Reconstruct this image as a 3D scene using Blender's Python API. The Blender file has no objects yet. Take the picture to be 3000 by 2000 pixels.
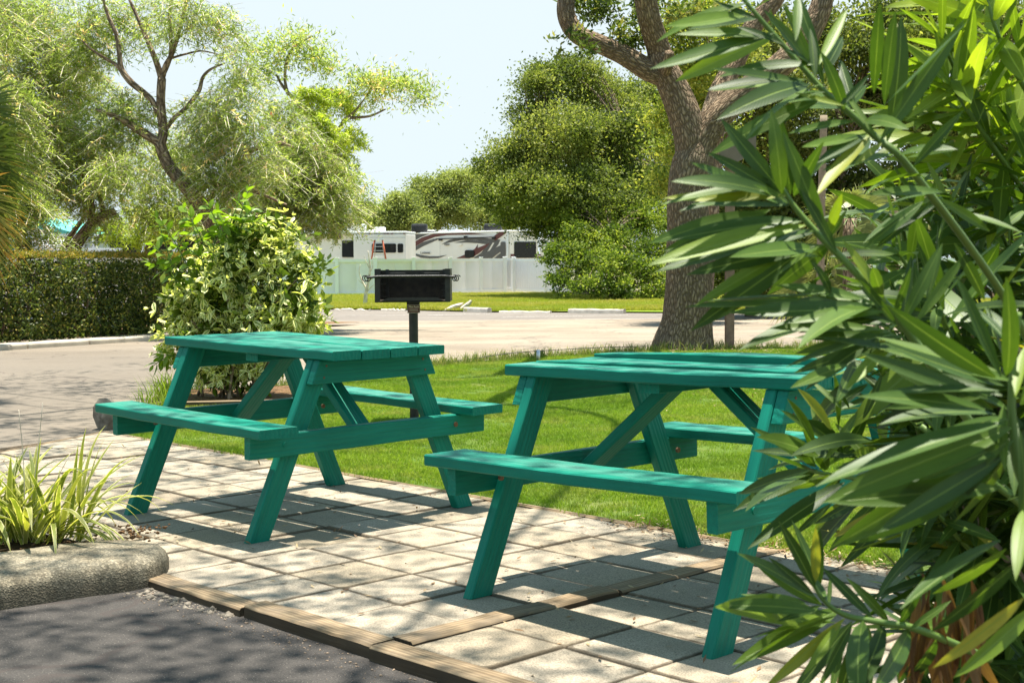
import bpy, bmesh, math, random
import numpy as np
from mathutils import Vector, Matrix, noise
R = math.radians
PI = math.pi
rng = np.random.default_rng(7)
random.seed(7)
scene = bpy.context.scene
col = scene.collection

# ------------------------------------------------------------------ camera
CH, CP, CF, CR = 1.0805, -0.0582, 4055.5, -0.006
cam_d = bpy.data.cameras.new('camera'); cam = bpy.data.objects.new('camera', cam_d); col.objects.link(cam)
cam_d.sensor_width = 36.0; cam_d.lens = CF/3000*36
cam_d.clip_start = 0.05; cam_d.clip_end = 2000
cam.matrix_world = Matrix.Translation((0, 0, CH)) @ Matrix.Rotation(PI/2+CP, 4, 'X') @ Matrix.Rotation(CR, 4, 'Z')
cam_d.dof.use_dof = True; cam_d.dof.focus_distance = 8.5; cam_d.dof.aperture_fstop = 18
scene.camera = cam

# ------------------------------------------------------------------ light
SUN_EL, SUN_AZ = R(85.5), R(40)          # nearly overhead, a touch towards the far right
world = bpy.data.worlds.new('World'); scene.world = world; world.use_nodes = True
wn = world.node_tree; bg = wn.nodes['Background']
sky = wn.nodes.new('ShaderNodeTexSky'); sky.sky_type = 'NISHITA'; sky.sun_disc = False
sky.sun_elevation = SUN_EL; sky.sun_rotation = SUN_AZ; sky.air_density = 1.0; sky.dust_density = 0.15; sky.ozone_density = 1.6
# pale, evenly hazy summer sky: the texture's brightest parts are held at one pale blue
wm = wn.nodes.new('ShaderNodeMix'); wm.data_type = 'RGBA'; wm.blend_type = 'DARKEN'; wm.inputs[0].default_value = 1.0; wm.inputs[7].default_value = (2.50, 2.86, 3.02, 1)
wn.links.new(sky.outputs[0], wm.inputs[6]); wn.links.new(wm.outputs[2], bg.inputs[0]); bg.inputs[1].default_value = 0.13
sd = bpy.data.lights.new('sun', 'SUN'); sd.energy = 4.9; sd.angle = R(0.55); sd.color = (1.0, 0.94, 0.84)
sun = bpy.data.objects.new('sun', sd); col.objects.link(sun)
sv = Vector((math.sin(SUN_AZ)*math.cos(SUN_EL), math.cos(SUN_AZ)*math.cos(SUN_EL), math.sin(SUN_EL)))
sun.rotation_euler = sv.to_track_quat('Z', 'Y').to_euler(); sun.location = (0, 0, 30)
vs = scene.view_settings
vs.view_transform = 'Standard'; vs.look = 'None'; vs.gamma = 1.0; vs.use_curve_mapping = False; vs.exposure = 1.38
scene.cycles.max_bounces = 7; scene.cycles.transmission_bounces = 5; scene.cycles.diffuse_bounces = 4
scene.cycles.glossy_bounces = 3; scene.cycles.sample_clamp_indirect = 6.0; scene.cycles.use_denoising = True

# ------------------------------------------------------------------ helpers
def ray(x, y):                      # a direction for a pixel of the 3000 px wide photograph
    u, v = (x-1500)/CF, (y-1000)/CF
    cr, sr = math.cos(CR), math.sin(CR)
    u, v = u*cr+v*sr, -u*sr+v*cr
    c, s = math.cos(CP), math.sin(CP)
    return Vector((u, c+v*s, s-v*c))
def at(x, y, Y):                    # point on that sight line at distance Y
    d = ray(x, y); return Vector((0, 0, CH)) + d*(Y/d.y)
def on(x, y, z=0.0):                # point on that sight line at height z
    d = ray(x, y); return Vector((0, 0, CH)) + d*((z-CH)/d.z)
def gz(Y):                          # the car park and verge fall away gently
    if Y < 14: return 0.0
    if Y < 43: return -0.5*(Y-14)/29
    if Y < 68: return -0.5-0.09*(Y-43)/25
    return -0.59

def empty(name, loc=(0, 0, 0), rot=(0, 0, 0)):
    o = bpy.data.objects.new(name, None); col.objects.link(o)
    o.location = loc; o.rotation_euler = rot; o.empty_display_size = 0.1
    return o
def tag(o, label=None, cat=None, group=None, kind=None):
    if label: o['label'] = label
    if cat: o['category'] = cat
    if group: o['group'] = group
    if kind: o['kind'] = kind
    return o
def link(name, me, mat=None, parent=None):
    o = bpy.data.objects.new(name, me); col.objects.link(o)
    if mat is not None:
        if len(me.materials) == 0: me.materials.append(mat)
    if parent is not None: o.parent = parent
    return o
def fast_mesh(name, V, F, attrs=None, smooth=False):
    V = np.asarray(V, dtype=np.float32).reshape(-1, 3); F = np.asarray(F, dtype=np.int32)
    k = F.shape[1]; n = F.shape[0]
    me = bpy.data.meshes.new(name)
    me.vertices.add(len(V)); me.vertices.foreach_set('co', V.ravel())
    me.loops.add(n*k); me.loops.foreach_set('vertex_index', F.ravel())
    me.polygons.add(n)
    me.polygons.foreach_set('loop_start', np.arange(0, n*k, k, dtype=np.int32))
    me.polygons.foreach_set('loop_total', np.full(n, k, dtype=np.int32))
    me.update(calc_edges=True)
    if smooth: me.polygons.foreach_set('use_smooth', np.ones(n, dtype=bool))
    for kk, a in (attrs or {}).items():
        a = np.asarray(a, dtype=np.float32)
        if a.ndim == 1:
            at_ = me.attributes.new(kk, 'FLOAT', 'POINT'); at_.data.foreach_set('value', a)
        else:
            at_ = me.attributes.new(kk, 'FLOAT_VECTOR', 'POINT'); at_.data.foreach_set('vector', a.ravel())
    return me
def concat(parts):                  # [(V, F, {attr})] -> one mesh's arrays
    Vs, Fs, A, off = [], [], {}, 0
    for V, F, a in parts:
        Vs.append(V); Fs.append(np.asarray(F)+off); off += len(V)
        for k, x in a.items(): A.setdefault(k, []).append(x)
    return np.concatenate(Vs), np.concatenate(Fs), {k: np.concatenate(x) for k, x in A.items()}

# ------------------------------------------------------------------ materials
def new_mat(name):
    m = bpy.data.materials.new(name); m.use_nodes = True
    nt = m.node_tree; nt.nodes.clear()
    out = nt.nodes.new('ShaderNodeOutputMaterial')
    return m, nt, out
class NT:
    def __init__(s, nt): s.nt = nt
    def n(s, t, ins=None, **kw):
        x = s.nt.nodes.new(t)
        for k, v in kw.items(): setattr(x, k, v)
        for k, v in (ins or {}).items():
            if isinstance(v, bpy.types.NodeSocket): s.nt.links.new(v, x.inputs[k])
            else: x.inputs[k].default_value = v
        return x
    def attr(s, name): return s.n('ShaderNodeAttribute', attribute_name=name)
    def ramp(s, fac, stops, interp='LINEAR'):
        x = s.n('ShaderNodeValToRGB'); e = x.color_ramp.elements; x.color_ramp.interpolation = interp
        while len(e) < len(stops): e.new(0.5)
        for i, (p, c) in enumerate(stops):
            e[i].position = p; e[i].color = (*c, 1) if len(c) == 3 else c
        s.nt.links.new(fac, x.inputs[0]); return x.outputs[0]
    def noise(s, vec, scale, detail=4, rough=0.55, dim='3D'):
        x = s.n('ShaderNodeTexNoise', {'Scale': scale, 'Detail': detail, 'Roughness': rough}, noise_dimensions=dim)
        if vec is not None: s.nt.links.new(vec, x.inputs['Vector'])
        return x.outputs[0]
    def vmul(s, vec, v): return s.n('ShaderNodeVectorMath', {0: vec, 1: v}, operation='MULTIPLY').outputs[0]
    def math(s, op, a, b=0.0, c=None, clamp=False):
        ins = {0: a, 1: b}
        if c is not None: ins[2] = c
        return s.n('ShaderNodeMath', ins, operation=op, use_clamp=clamp).outputs[0]
    def mix(s, fac, a, b, mode='MIX'):
        x = s.n('ShaderNodeMix', data_type='RGBA', blend_type=mode)
        for i, v in ((0, fac), (6, a), (7, b)):
            if isinstance(v, bpy.types.NodeSocket): s.nt.links.new(v, x.inputs[i])
            elif i == 0: x.inputs[i].default_value = v
            else: x.inputs[i].default_value = (*v, 1) if len(v) == 3 else v
        return x.outputs[2]
    def bump(s, h, strength=0.3, dist=0.01):
        return s.n('ShaderNodeBump', {'Height': h, 'Strength': strength, 'Distance': dist}).outputs[0]
    def obj(s): return s.n('ShaderNodeTexCoord').outputs['Object']
    def geo(s): return s.n('ShaderNodeNewGeometry').outputs['Position']
    def rnd(s): return s.n('ShaderNodeObjectInfo').outputs['Random']
    def pbsdf(s, out, color, rough=0.7, spec=0.3, normal=None, metal=0.0):
        ins = {'Base Color': color if isinstance(color, bpy.types.NodeSocket) else (*color, 1), 'Roughness': rough, 'Specular IOR Level': spec, 'Metallic': metal}
        b = s.n('ShaderNodeBsdfPrincipled', ins)
        if normal is not None: s.nt.links.new(normal, b.inputs['Normal'])
        if out is not None: s.nt.links.new(b.outputs[0], out.inputs[0])
        return b.outputs[0]
def plain(name, c, rough=0.6, spec=0.3, var=0.12, metal=0.0, scale=9.0, bump=0.0):
    m, nt, out = new_mat(name); g = NT(nt)
    f = g.noise(g.obj(), scale, 5)
    lo = tuple(x*(1-var) for x in c); hi = tuple(min(1, x*(1+var)) for x in c)
    colr = g.ramp(f, [(0.3, lo), (0.7, hi)])
    nrm = g.bump(g.noise(g.obj(), scale*12, 4), bump, 0.004) if bump else None
    g.pbsdf(out, colr, rough, spec, nrm, metal)
    return m
def leaf_mat(name, stops, transl=0.35, rough=0.55, spec=0.25, tboost=1.5, obj_random=False, extra=None):
    m, nt, out = new_mat(name); g = NT(nt)
    f = g.attr('rnd').outputs['Fac'] if not obj_random else g.rnd()
    c = g.ramp(f, stops)
    if extra: c = extra(g, c)
    b = g.pbsdf(None, c, rough, spec)
    t = g.n('ShaderNodeBsdfTranslucent')
    tc = g.mix(1.0, c, (tboost*1.0, tboost*1.05, tboost*0.55), 'MULTIPLY')
    nt.links.new(tc, t.inputs[0])
    mx = g.n('ShaderNodeMixShader', {0: transl}); nt.links.new(b, mx.inputs[1]); nt.links.new(t.outputs[0], mx.inputs[2])
    nt.links.new(mx.outputs[0], out.inputs[0])
    return m

# painted teal wood, attribute gc = metres along / across / through the board
def paint_mat():
    m, nt, out = new_mat('teal_paint'); g = NT(nt)
    gc = g.attr('gc').outputs['Vector']
    rv = g.n('ShaderNodeVectorMath', {0: gc, 1: (0, 0, 0)}, operation='ADD')
    r3 = g.n('ShaderNodeCombineXYZ', {0: g.math('MULTIPLY', g.rnd(), 37.0), 1: g.math('MULTIPLY', g.rnd(), 11.0), 2: 0.0}).outputs[0]
    nt.links.new(r3, rv.inputs[1]); gv = rv.outputs[0]
    grain = g.noise(g.vmul(gv, (5, 110, 110)), 1.0, 5, 0.6)
    rings = g.n('ShaderNodeTexWave', {'Vector': g.vmul(gv, (0.9, 12, 12)), 'Scale': 1.4, 'Distortion': 7.0, 'Detail': 3.0, 'Detail Scale': 1.2}, bands_direction='Y').outputs['Fac']
    patch = g.noise(gv, 3.2, 5)
    c1 = g.ramp(patch, [(0.25, (0.0012, 0.140, 0.092)), (0.75, (0.0022, 0.205, 0.138))])
    c1 = g.mix(0.7, c1, g.ramp(g.noise(g.vmul(gv, (3, 70, 70)), 1.0, 5, 0.7), [(0.3, (0.72, 0.74, 0.74)), (0.7, (1.22, 1.2, 1.2))]), 'MULTIPLY')
    # worn film, with sky sheen painted in as lighter grey, on upward faces
    up = g.n('ShaderNodeSeparateXYZ', {0: g.n('ShaderNodeNewGeometry').outputs['Normal']}).outputs[2]
    wear_sheen = g.math('MULTIPLY', g.math('GREATER_THAN', up, 0.8), g.ramp_fac(g.noise(g.vmul(gv, (2.2, 14, 14)), 1.0, 6, 0.7), 0.42, 0.72))
    c2 = g.mix(g.math('MULTIPLY', wear_sheen, 0.45), c1, (0.19, 0.29, 0.25))
    dirt = g.ramp_fac(g.noise(g.vmul(gv, (9, 26, 26)), 1.0, 6, 0.75), 0.66, 0.78)
    c3 = g.mix(g.math('MULTIPLY', dirt, 0.35), c2, (0.05, 0.07, 0.05))
    crack = g.ramp_fac(g.noise(g.vmul(gv, (2.5, 160, 160)), 1.0, 3, 0.5), 0.70, 0.74)
    c4 = g.mix(g.math('MULTIPLY', crack, 0.7), c3, (0.003, 0.05, 0.04))
    h = g.math('ADD', g.math('MULTIPLY', grain, 0.55), g.math('MULTIPLY', rings, 0.35))
    h = g.math('SUBTRACT', h, g.math('MULTIPLY', crack, 0.8))
    g.pbsdf(out, c4, 0.55, 0.22, g.bump(h, 0.8, 0.003))
    return m
def _ramp_fac(s, fac, lo, hi):
    return s.n('ShaderNodeMapRange', {'Value': fac, 'From Min': lo, 'From Max': hi}).outputs[0]
NT.ramp_fac = _ramp_fac

M = {}
M['teal'] = paint_mat()
def timber_mat():
    m, nt, out = new_mat('weathered_timber'); g = NT(nt)
    gc = g.attr('gc').outputs['Vector']
    r3 = g.n('ShaderNodeCombineXYZ', {0: g.math('MULTIPLY', g.rnd(), 31.0), 1: g.math('MULTIPLY', g.rnd(), 7.0)}).outputs[0]
    gv = g.n('ShaderNodeVectorMath', {0: gc, 1: r3}, operation='ADD').outputs[0]
    w = g.n('ShaderNodeTexWave', {'Vector': g.vmul(gv, (0.6, 9, 9)), 'Scale': 2.2, 'Distortion': 6.0, 'Detail': 4.0, 'Detail Scale': 1.5}, bands_direction='Y').outputs['Fac']
    gr = g.noise(g.vmul(gv, (4, 120, 120)), 1.0, 5, 0.65)
    f = g.math('ADD', g.math('MULTIPLY', w, 0.22), g.math('ADD', g.math('MULTIPLY', gr, 0.45), g.math('MULTIPLY', g.noise(g.vmul(gv, (1.5, 22, 22)), 1.0, 5, 0.65), 0.4)))
    c = g.ramp(f, [(0.2, (0.085, 0.055, 0.030)), (0.5, (0.215, 0.155, 0.092)), (0.8, (0.36, 0.275, 0.17))])
    st = g.ramp_fac(g.noise(gv, 5.0, 6, 0.7), 0.48, 0.66)
    c = g.mix(g.math('MULTIPLY', st, 0.6), c, (0.13, 0.11, 0.085))
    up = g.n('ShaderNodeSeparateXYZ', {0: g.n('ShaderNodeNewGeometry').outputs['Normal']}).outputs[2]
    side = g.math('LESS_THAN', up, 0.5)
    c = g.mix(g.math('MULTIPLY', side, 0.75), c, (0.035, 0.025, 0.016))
    g.pbsdf(out, c, 0.85, 0.2, g.bump(f, 0.8, 0.004))
    return m
M['timber'] = timber_mat()
def paver_mat():
    m, nt, out = new_mat('concrete_paver'); g = NT(nt)
    p = g.geo(); r = g.rnd()
    base = g.ramp(r, [(0.0, (0.25, 0.208, 0.145)), (0.25, (0.325, 0.275, 0.20)), (0.6, (0.34, 0.292, 0.222)), (0.93, (0.32, 0.275, 0.207)), (1.0, (0.20, 0.16, 0.11))])
    blot = g.noise(p, 4.5, 6, 0.65)
    c = g.mix(g.math('MULTIPLY', g.ramp_fac(blot, 0.46, 0.68), 0.42), base, (0.21, 0.185, 0.145))
    fine = g.noise(p, 190.0, 3, 0.7)
    c = g.mix(0.75, c, g.ramp(fine, [(0.34, (0.38, 0.38, 0.38)), (0.5, (1, 1, 1)), (0.66, (1.45, 1.45, 1.45))]), 'MULTIPLY')
    spk = g.ramp_fac(g.noise(p, 75.0, 2, 0.5), 0.69, 0.74)
    c = g.mix(g.math('MULTIPLY', spk, 0.55), c, (0.07, 0.055, 0.04))
    # moss and soil along the joints
    lc = g.attr('edge').outputs['Fac']
    e = g.ramp_fac(g.math('ADD', lc, g.math('MULTIPLY', g.math('SUBTRACT', g.noise(p, 38.0, 4), 0.5), 0.09)), 0.93, 0.985)
    st = g.ramp_fac(g.noise(p, 1.3, 5, 0.7), 0.50, 0.66)
    c = g.mix(g.math('MULTIPLY', st, 0.30), c, (0.15, 0.125, 0.085))
    c = g.mix(g.math('MULTIPLY', e, 0.8), c, (0.085, 0.065, 0.042))
    g.pbsdf(out, c, 0.9, 0.2, g.bump(g.math('ADD', fine, g.math('MULTIPLY', blot, 0.4)), 0.5, 0.003))
    return m
M['paver'] = paver_mat()
def asphalt_mat():
    m, nt, out = new_mat('asphalt'); g = NT(nt)
    p = g.geo(); sx = g.n('ShaderNodeSeparateXYZ', {0: p})
    big = g.noise(p, 0.45, 5, 0.6)
    old = g.ramp(big, [(0.3, (0.19, 0.158, 0.118)), (0.7, (0.31, 0.265, 0.205))])
    streak = g.noise(g.vmul(p, (0.15, 1.1, 1)), 1.0, 5, 0.6)
    old = g.mix(g.math('MULTIPLY', g.ramp_fac(streak, 0.48, 0.68), 0.5), old, (0.17, 0.15, 0.125))
    # darker colour close by, and the darker parking bays far off
    near = g.math('SUBTRACT', 1.0, g.ramp_fac(g.math('ADD', sx.outputs[1], g.math('MULTIPLY', g.noise(p, 1.2, 3), 0.5)), 5.6, 6.1))
    bays = g.ramp_fac(g.math('ADD', g.math('ADD', sx.outputs[1], g.math('MULTIPLY', sx.outputs[0], -0.10)), g.math('MULTIPLY', g.noise(p, 0.5, 3), 1.6)), 34.0, 35.5)
    leftroad = g.math('MULTIPLY', g.math('SUBTRACT', 1.0, g.ramp_fac(g.math('ADD', sx.outputs[0], g.math('MULTIPLY', sx.outputs[1], 0.08)), -2.6, -0.9)), g.math('SUBTRACT', 1.0, g.ramp_fac(sx.outputs[1], 17.0, 24.0)))
    c = g.mix(g.math('MULTIPLY', leftroad, 0.75), old, (0.135, 0.12, 0.10))
    c = g.mix(near, c, (0.060, 0.056, 0.052)); c = g.mix(g.math('MULTIPLY', bays, 0.72), c, (0.15, 0.14, 0.13))
    agg = g.n('ShaderNodeTexVoronoi', {'Vector': p, 'Scale': 210.0}).outputs['Distance']
    sp2 = g.ramp_fac(g.noise(p, 1.9, 3, 0.5), 0.68, 0.76)
    c = g.mix(g.math('MULTIPLY', sp2, 0.4), c, (0.07, 0.06, 0.05))
    fine = g.noise(p, 150.0, 3, 0.7)
    c = g.mix(0.8, c, g.ramp(fine, [(0.3, (0.6, 0.6, 0.6)), (0.7, (1.45, 1.4, 1.35))]), 'MULTIPLY')
    stone = g.math('LESS_THAN', g.n('ShaderNodeTexVoronoi', {'Vector': p, 'Scale': 95.0}).outputs['Distance'], 0.11)
    c = g.mix(g.math('MULTIPLY', stone, 0.55), c, (0.42, 0.38, 0.32))
    cr = g.n('ShaderNodeTexVoronoi', {'Vector': g.n('ShaderNodeVectorMath', {0: p, 1: g.n('ShaderNodeTexNoise', {'Vector': p, 'Scale': 2.0}).outputs['Color']}, operation='ADD').outputs[0], 'Scale': 0.33}, feature='DISTANCE_TO_EDGE').outputs['Distance']
    c = g.mix(g.math('MULTIPLY', g.math('LESS_THAN', cr, 0.006), 0.6), c, (0.06, 0.05, 0.045))
    g.pbsdf(out, c, 0.92, 0.15, g.bump(g.math('ADD', agg, fine), 0.5, 0.004))
    return m
M['asphalt'] = asphalt_mat()
def curb_mat():
    m, nt, out = new_mat('aggregate_concrete'); g = NT(nt)
    p = g.geo()
    c = g.ramp(g.noise(p, 7.0, 6, 0.7), [(0.3, (0.09, 0.075, 0.052)), (0.5, (0.185, 0.165, 0.122)), (0.75, (0.27, 0.245, 0.19))])
    v = g.n('ShaderNodeTexVoronoi', {'Vector': p, 'Scale': 170.0})
    c = g.mix(0.65, c, g.ramp(g.n('ShaderNodeSeparateColor', {0: v.outputs['Color']}).outputs[0], [(0.0, (0.45, 0.42, 0.36)), (0.5, (0.95, 0.93, 0.88)), (0.85, (1.7, 1.6, 1.45)), (1.0, (2.1, 2.0, 1.9))]), 'MULTIPLY')
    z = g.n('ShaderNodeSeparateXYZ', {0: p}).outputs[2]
    low_dark = g.math('SUBTRACT', 1.0, g.ramp_fac(g.math('ADD', z, g.math('MULTIPLY', g.noise(p, 9.0, 5, 0.7), 0.07)), 0.03, 0.085))  # kerb colour darkens towards the bottom
    c = g.mix(g.math('MULTIPLY', low_dark, 0.7), c, (0.05, 0.043, 0.03))
    g.pbsdf(out, c, 0.9, 0.2, g.bump(g.math('ADD', v.outputs['Distance'], g.noise(p, 45.0, 5, 0.7)), 0.55, 0.004))
    return m
M['curb'] = curb_mat()
def bark_mat(name, dark, light, su, sv_, strength=1.0, dist=0.03):
    m, nt, out = new_mat(name); g = NT(nt)
    gc = g.attr('gc').outputs['Vector']
    wob = g.n('ShaderNodeTexNoise', {'Vector': g.vmul(gc, (su*0.9, sv_*0.9, su*0.9)), 'Scale': 1.0, 'Detail': 3.0}).outputs['Color']
    v0 = g.n('ShaderNodeVectorMath', {0: g.vmul(gc, (su, sv_, su)), 1: g.vmul(wob, (1.1, 1.1, 1.1))}, operation='ADD').outputs[0]
    v = g.n('ShaderNodeTexVoronoi', {'Vector': v0, 'Scale': 1.0}, feature='DISTANCE_TO_EDGE').outputs['Distance']
    plate = g.ramp_fac(g.math('ADD', v, g.math('MULTIPLY', g.math('SUBTRACT', g.noise(g.vmul(gc, (30, 12, 30)), 1.0, 4, 0.7), 0.5), 0.40)), 0.0, 0.26)
    fine = g.noise(g.vmul(gc, (60, 30, 60)), 1.0, 5, 0.7)
    big = g.noise(gc, 1.7, 4, 0.6)
    c = g.ramp(plate, [(0.0, dark), (0.45, tuple((a+b)/2 for a, b in zip(dark, light))), (1.0, light)])
    c = g.mix(0.8, c, g.ramp(fine, [(0.3, (0.62, 0.62, 0.62)), (0.7, (1.35, 1.32, 1.28))]), 'MULTIPLY')
    c = g.mix(g.math('MULTIPLY', g.ramp_fac(big, 0.5, 0.75), 0.35), c, (0.20, 0.20, 0.15))
    h = g.math('ADD', plate, g.math('MULTIPLY', fine, 0.35))
    g.pbsdf(out, c, 0.92, 0.12, g.bump(h, strength, dist))
    return m
M['oak_bark'] = bark_mat('oak_bark', (0.12, 0.085, 0.054), (0.30, 0.225, 0.148), 31.0, 9.5, 0.9, 0.022)
M['grey_bark'] = bark_mat('grey_bark', (0.10, 0.07, 0.045), (0.36, 0.275, 0.19), 16.0, 5.0, 0.9, 0.02)
M['pale_bark'] = bark_mat('pale_bark', (0.16, 0.13, 0.09), (0.42, 0.37, 0.29), 20.0, 7.0, 0.5, 0.01)
M['white'] = plain('white_vinyl', (0.90, 0.90, 0.89), 0.45, 0.35, 0.05, scale=1.2)
M['panel'] = plain('vinyl_panel', (0.86, 0.835, 0.85), 0.75, 0.12, 0.04, scale=1.0)
M['rv_white'] = plain('rv_white', (0.86, 0.80, 0.73), 0.4, 0.4, 0.06, scale=0.8)
M['roof_white'] = plain('roof_white', (0.78, 0.78, 0.76), 0.55, 0.3, 0.06)
M['char'] = plain('charcoal_graphic', (0.10, 0.094, 0.09), 0.4, 0.4, 0.1)
M['maroon'] = plain('maroon_graphic', (0.12, 0.030, 0.026), 0.4, 0.4, 0.1)
M['glass'] = plain('dark_glass', (0.010, 0.011, 0.011), 0.25, 0.22, 0.3)
M['frame_dark'] = plain('dark_trim', (0.03, 0.03, 0.032), 0.5, 0.3, 0.2)
M['alu'] = plain('aluminium', (0.55, 0.55, 0.55), 0.35, 0.5, 0.1, metal=0.8)
M['orange'] = plain('orange_fibreglass', (0.50, 0.13, 0.06), 0.5, 0.3, 0.15)
M['black_steel'] = plain('black_steel', (0.016, 0.015, 0.012), 0.42, 0.45, 0.5, scale=25, bump=0.5)
M['burnt_steel'] = plain('burnt_steel', (0.028, 0.022, 0.014), 0.5, 0.4, 0.6, scale=30, bump=0.6)
M['label_red'] = plain('label_red', (0.10, 0.018, 0.015), 0.4, 0.4, 0.15)
M['label_text'] = plain('label_text', (0.62, 0.58, 0.50), 0.5, 0.3, 0.05)
M['stop'] = plain('stop_concrete', (0.52, 0.47, 0.40), 0.9, 0.2, 0.25, scale=5, bump=0.6)
M['kerb'] = plain('kerb_concrete', (0.47, 0.41, 0.32), 0.9, 0.2, 0.22, scale=3, bump=0.6)
M['line'] = plain('line_paint', (0.62, 0.60, 0.56), 0.7, 0.2, 0.15)
M['post_wood'] = plain('post_wood', (0.27, 0.17, 0.12), 0.85, 0.2, 0.3, scale=14, bump=0.5)
M['post_pale'] = plain('pole_pale', (0.24, 0.19, 0.13), 0.85, 0.2, 0.25, scale=14, bump=0.5)
M['sign_tan'] = plain('sign_tan', (0.20, 0.155, 0.12), 0.7, 0.25, 0.1)
M['soil'] = plain('soil', (0.055, 0.037, 0.022), 0.95, 0.1, 0.6, scale=40, bump=1.0)
M['mulch'] = plain('mulch', (0.16, 0.095, 0.05), 0.95, 0.1, 0.7, scale=60, bump=1.0)
M['sand'] = plain('joint_sand', (0.085, 0.066, 0.044), 0.95, 0.1, 0.5, scale=50, bump=1.0)
M['teal_roof'] = plain('teal_roof', (0.10, 0.42, 0.36), 0.6, 0.3, 0.15)
M['blue'] = plain('blue_canvas', (0.02, 0.30, 0.36), 0.6, 0.3, 0.15)
M['grey_metal'] = plain('grey_car_paint', (0.30, 0.30, 0.29), 0.3, 0.5, 0.1)
M['nail'] = plain('rusty_bolt', (0.16, 0.09, 0.055), 0.5, 0.5, 0.3, metal=0.6)
M['rock'] = plain('limestone', (0.22, 0.19, 0.15), 0.9, 0.2, 0.5, scale=18, bump=1.0)
M['pebble'] = plain('pebbles', (0.24, 0.18, 0.13), 0.85, 0.25, 0.5, scale=60)
M['red_flower'] = leaf_mat('red_flower', [(0, (0.55, 0.05, 0.02)), (1, (0.75, 0.12, 0.05))], 0.3)

def ground_mat(name, c0, c1, c2, scale):
    m, nt, out = new_mat(name); g = NT(nt); p = g.geo()
    c = g.ramp(g.noise(p, scale, 6, 0.65), [(0.3, c0), (0.5, c1), (0.72, c2)])
    g.pbsdf(out, c, 0.95, 0.1, g.bump(g.noise(p, 60, 4), 0.6, 0.02)); return m
M['lawn_soil'] = ground_mat('lawn_soil', (0.05, 0.085, 0.015), (0.08, 0.13, 0.02), (0.14, 0.15, 0.05), 1.3)
M['verge_soil'] = ground_mat('verge_soil', (0.12, 0.19, 0.02), (0.17, 0.25, 0.025), (0.22, 0.24, 0.06), 0.6)
M['far_ground'] = ground_mat('far_ground', (0.14, 0.13, 0.07), (0.22, 0.20, 0.12), (0.28, 0.25, 0.17), 0.1)
def patchy(sc, a, b):
    def f(g, c):
        n_ = g.noise(g.geo(), sc, 5, 0.65); m_ = g.noise(g.geo(), sc*0.35, 3, 0.5)
        c = g.mix(g.math('MULTIPLY', g.ramp_fac(n_, 0.50, 0.66), 0.75), c, a)
        return g.mix(g.math('MULTIPLY', g.ramp_fac(m_, 0.48, 0.60), 0.6), c, b)
    return f
M['grass'] = leaf_mat('lawn_grass', [(0, (0.13, 0.21, 0.016)), (0.5, (0.20, 0.30, 0.024)), (0.85, (0.29, 0.37, 0.045)), (1, (0.42, 0.37, 0.14))], 0.4, 0.6, 0.15, 1.4, extra=patchy(2.2, (0.34, 0.33, 0.09), (0.12, 0.22, 0.02)))
M['verge_grass'] = leaf_mat('verge_grass', [(0, (0.23, 0.235, 0.025)), (0.6, (0.32, 0.315, 0.04)), (1, (0.42, 0.36, 0.11))], 0.35, 0.6, 0.15, 1.5, extra=patchy(0.5, (0.40, 0.34, 0.10), (0.20, 0.27, 0.02)))
M['straw'] = leaf_mat('straw', [(0, (0.34, 0.24, 0.12)), (1, (0.55, 0.44, 0.26))], 0.2)

# ------------------------------------------------------------------ boards, tubes, boxes
def board(name, a, b, w, t, mat, parent=None, up=Vector((0, 0, 1)), nseg=6, bow=0.0, wob=0.0008, ch=0.003, seed=0, shear=(0, 0)):
    """A plank from a to b (ends' centres), w across, t through, with eased edges and a little warp."""
    a, b = Vector(a), Vector(b); ax = (b-a); L = ax.length; ax.normalize()
    side = up.cross(ax).normalized(); nn = ax.cross(side).normalized()
    cs = [(-w/2+ch, -t/2), (w/2-ch, -t/2), (w/2, -t/2+ch), (w/2, t/2-ch), (w/2-ch, t/2), (-w/2+ch, t/2), (-w/2, t/2-ch), (-w/2, -t/2+ch)]
    V, gc = [], []
    for i in range(nseg+1):
        f = i/nseg
        o = bow*math.sin(PI*f)
        for (x, z) in cs:
            wx = wob*noise.noise(Vector((f*7+seed, x*30, z*30)))*2
            sh = 0.0
            if i == 0: sh = shear[0]*x
            if i == nseg: sh = shear[1]*x
            p = a + ax*(f*L+sh) + side*(x+wx) + nn*(z+o+wob*noise.noise(Vector((f*5+seed+9, x*20, 1)))*2)
            V.append(p); gc.append((f*L+seed*0.37, x, z))
    bm_faces = []
    for i in range(nseg):
        for k in range(8):
            k2 = (k+1) % 8
            bm_faces.append((i*8+k, i*8+k2, (i+1)*8+k2, (i+1)*8+k))
    me = bpy.data.meshes.new(name)
    me.from_pydata(V, [], bm_faces+[tuple(range(7, -1, -1)), tuple(nseg*8+k for k in range(8))])
    at_ = me.attributes.new('gc', 'FLOAT_VECTOR', 'POINT'); at_.data.foreach_set('vector', np.array(gc, dtype=np.float32).ravel())
    me.update()
    return link(name, me, mat, parent)
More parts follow.
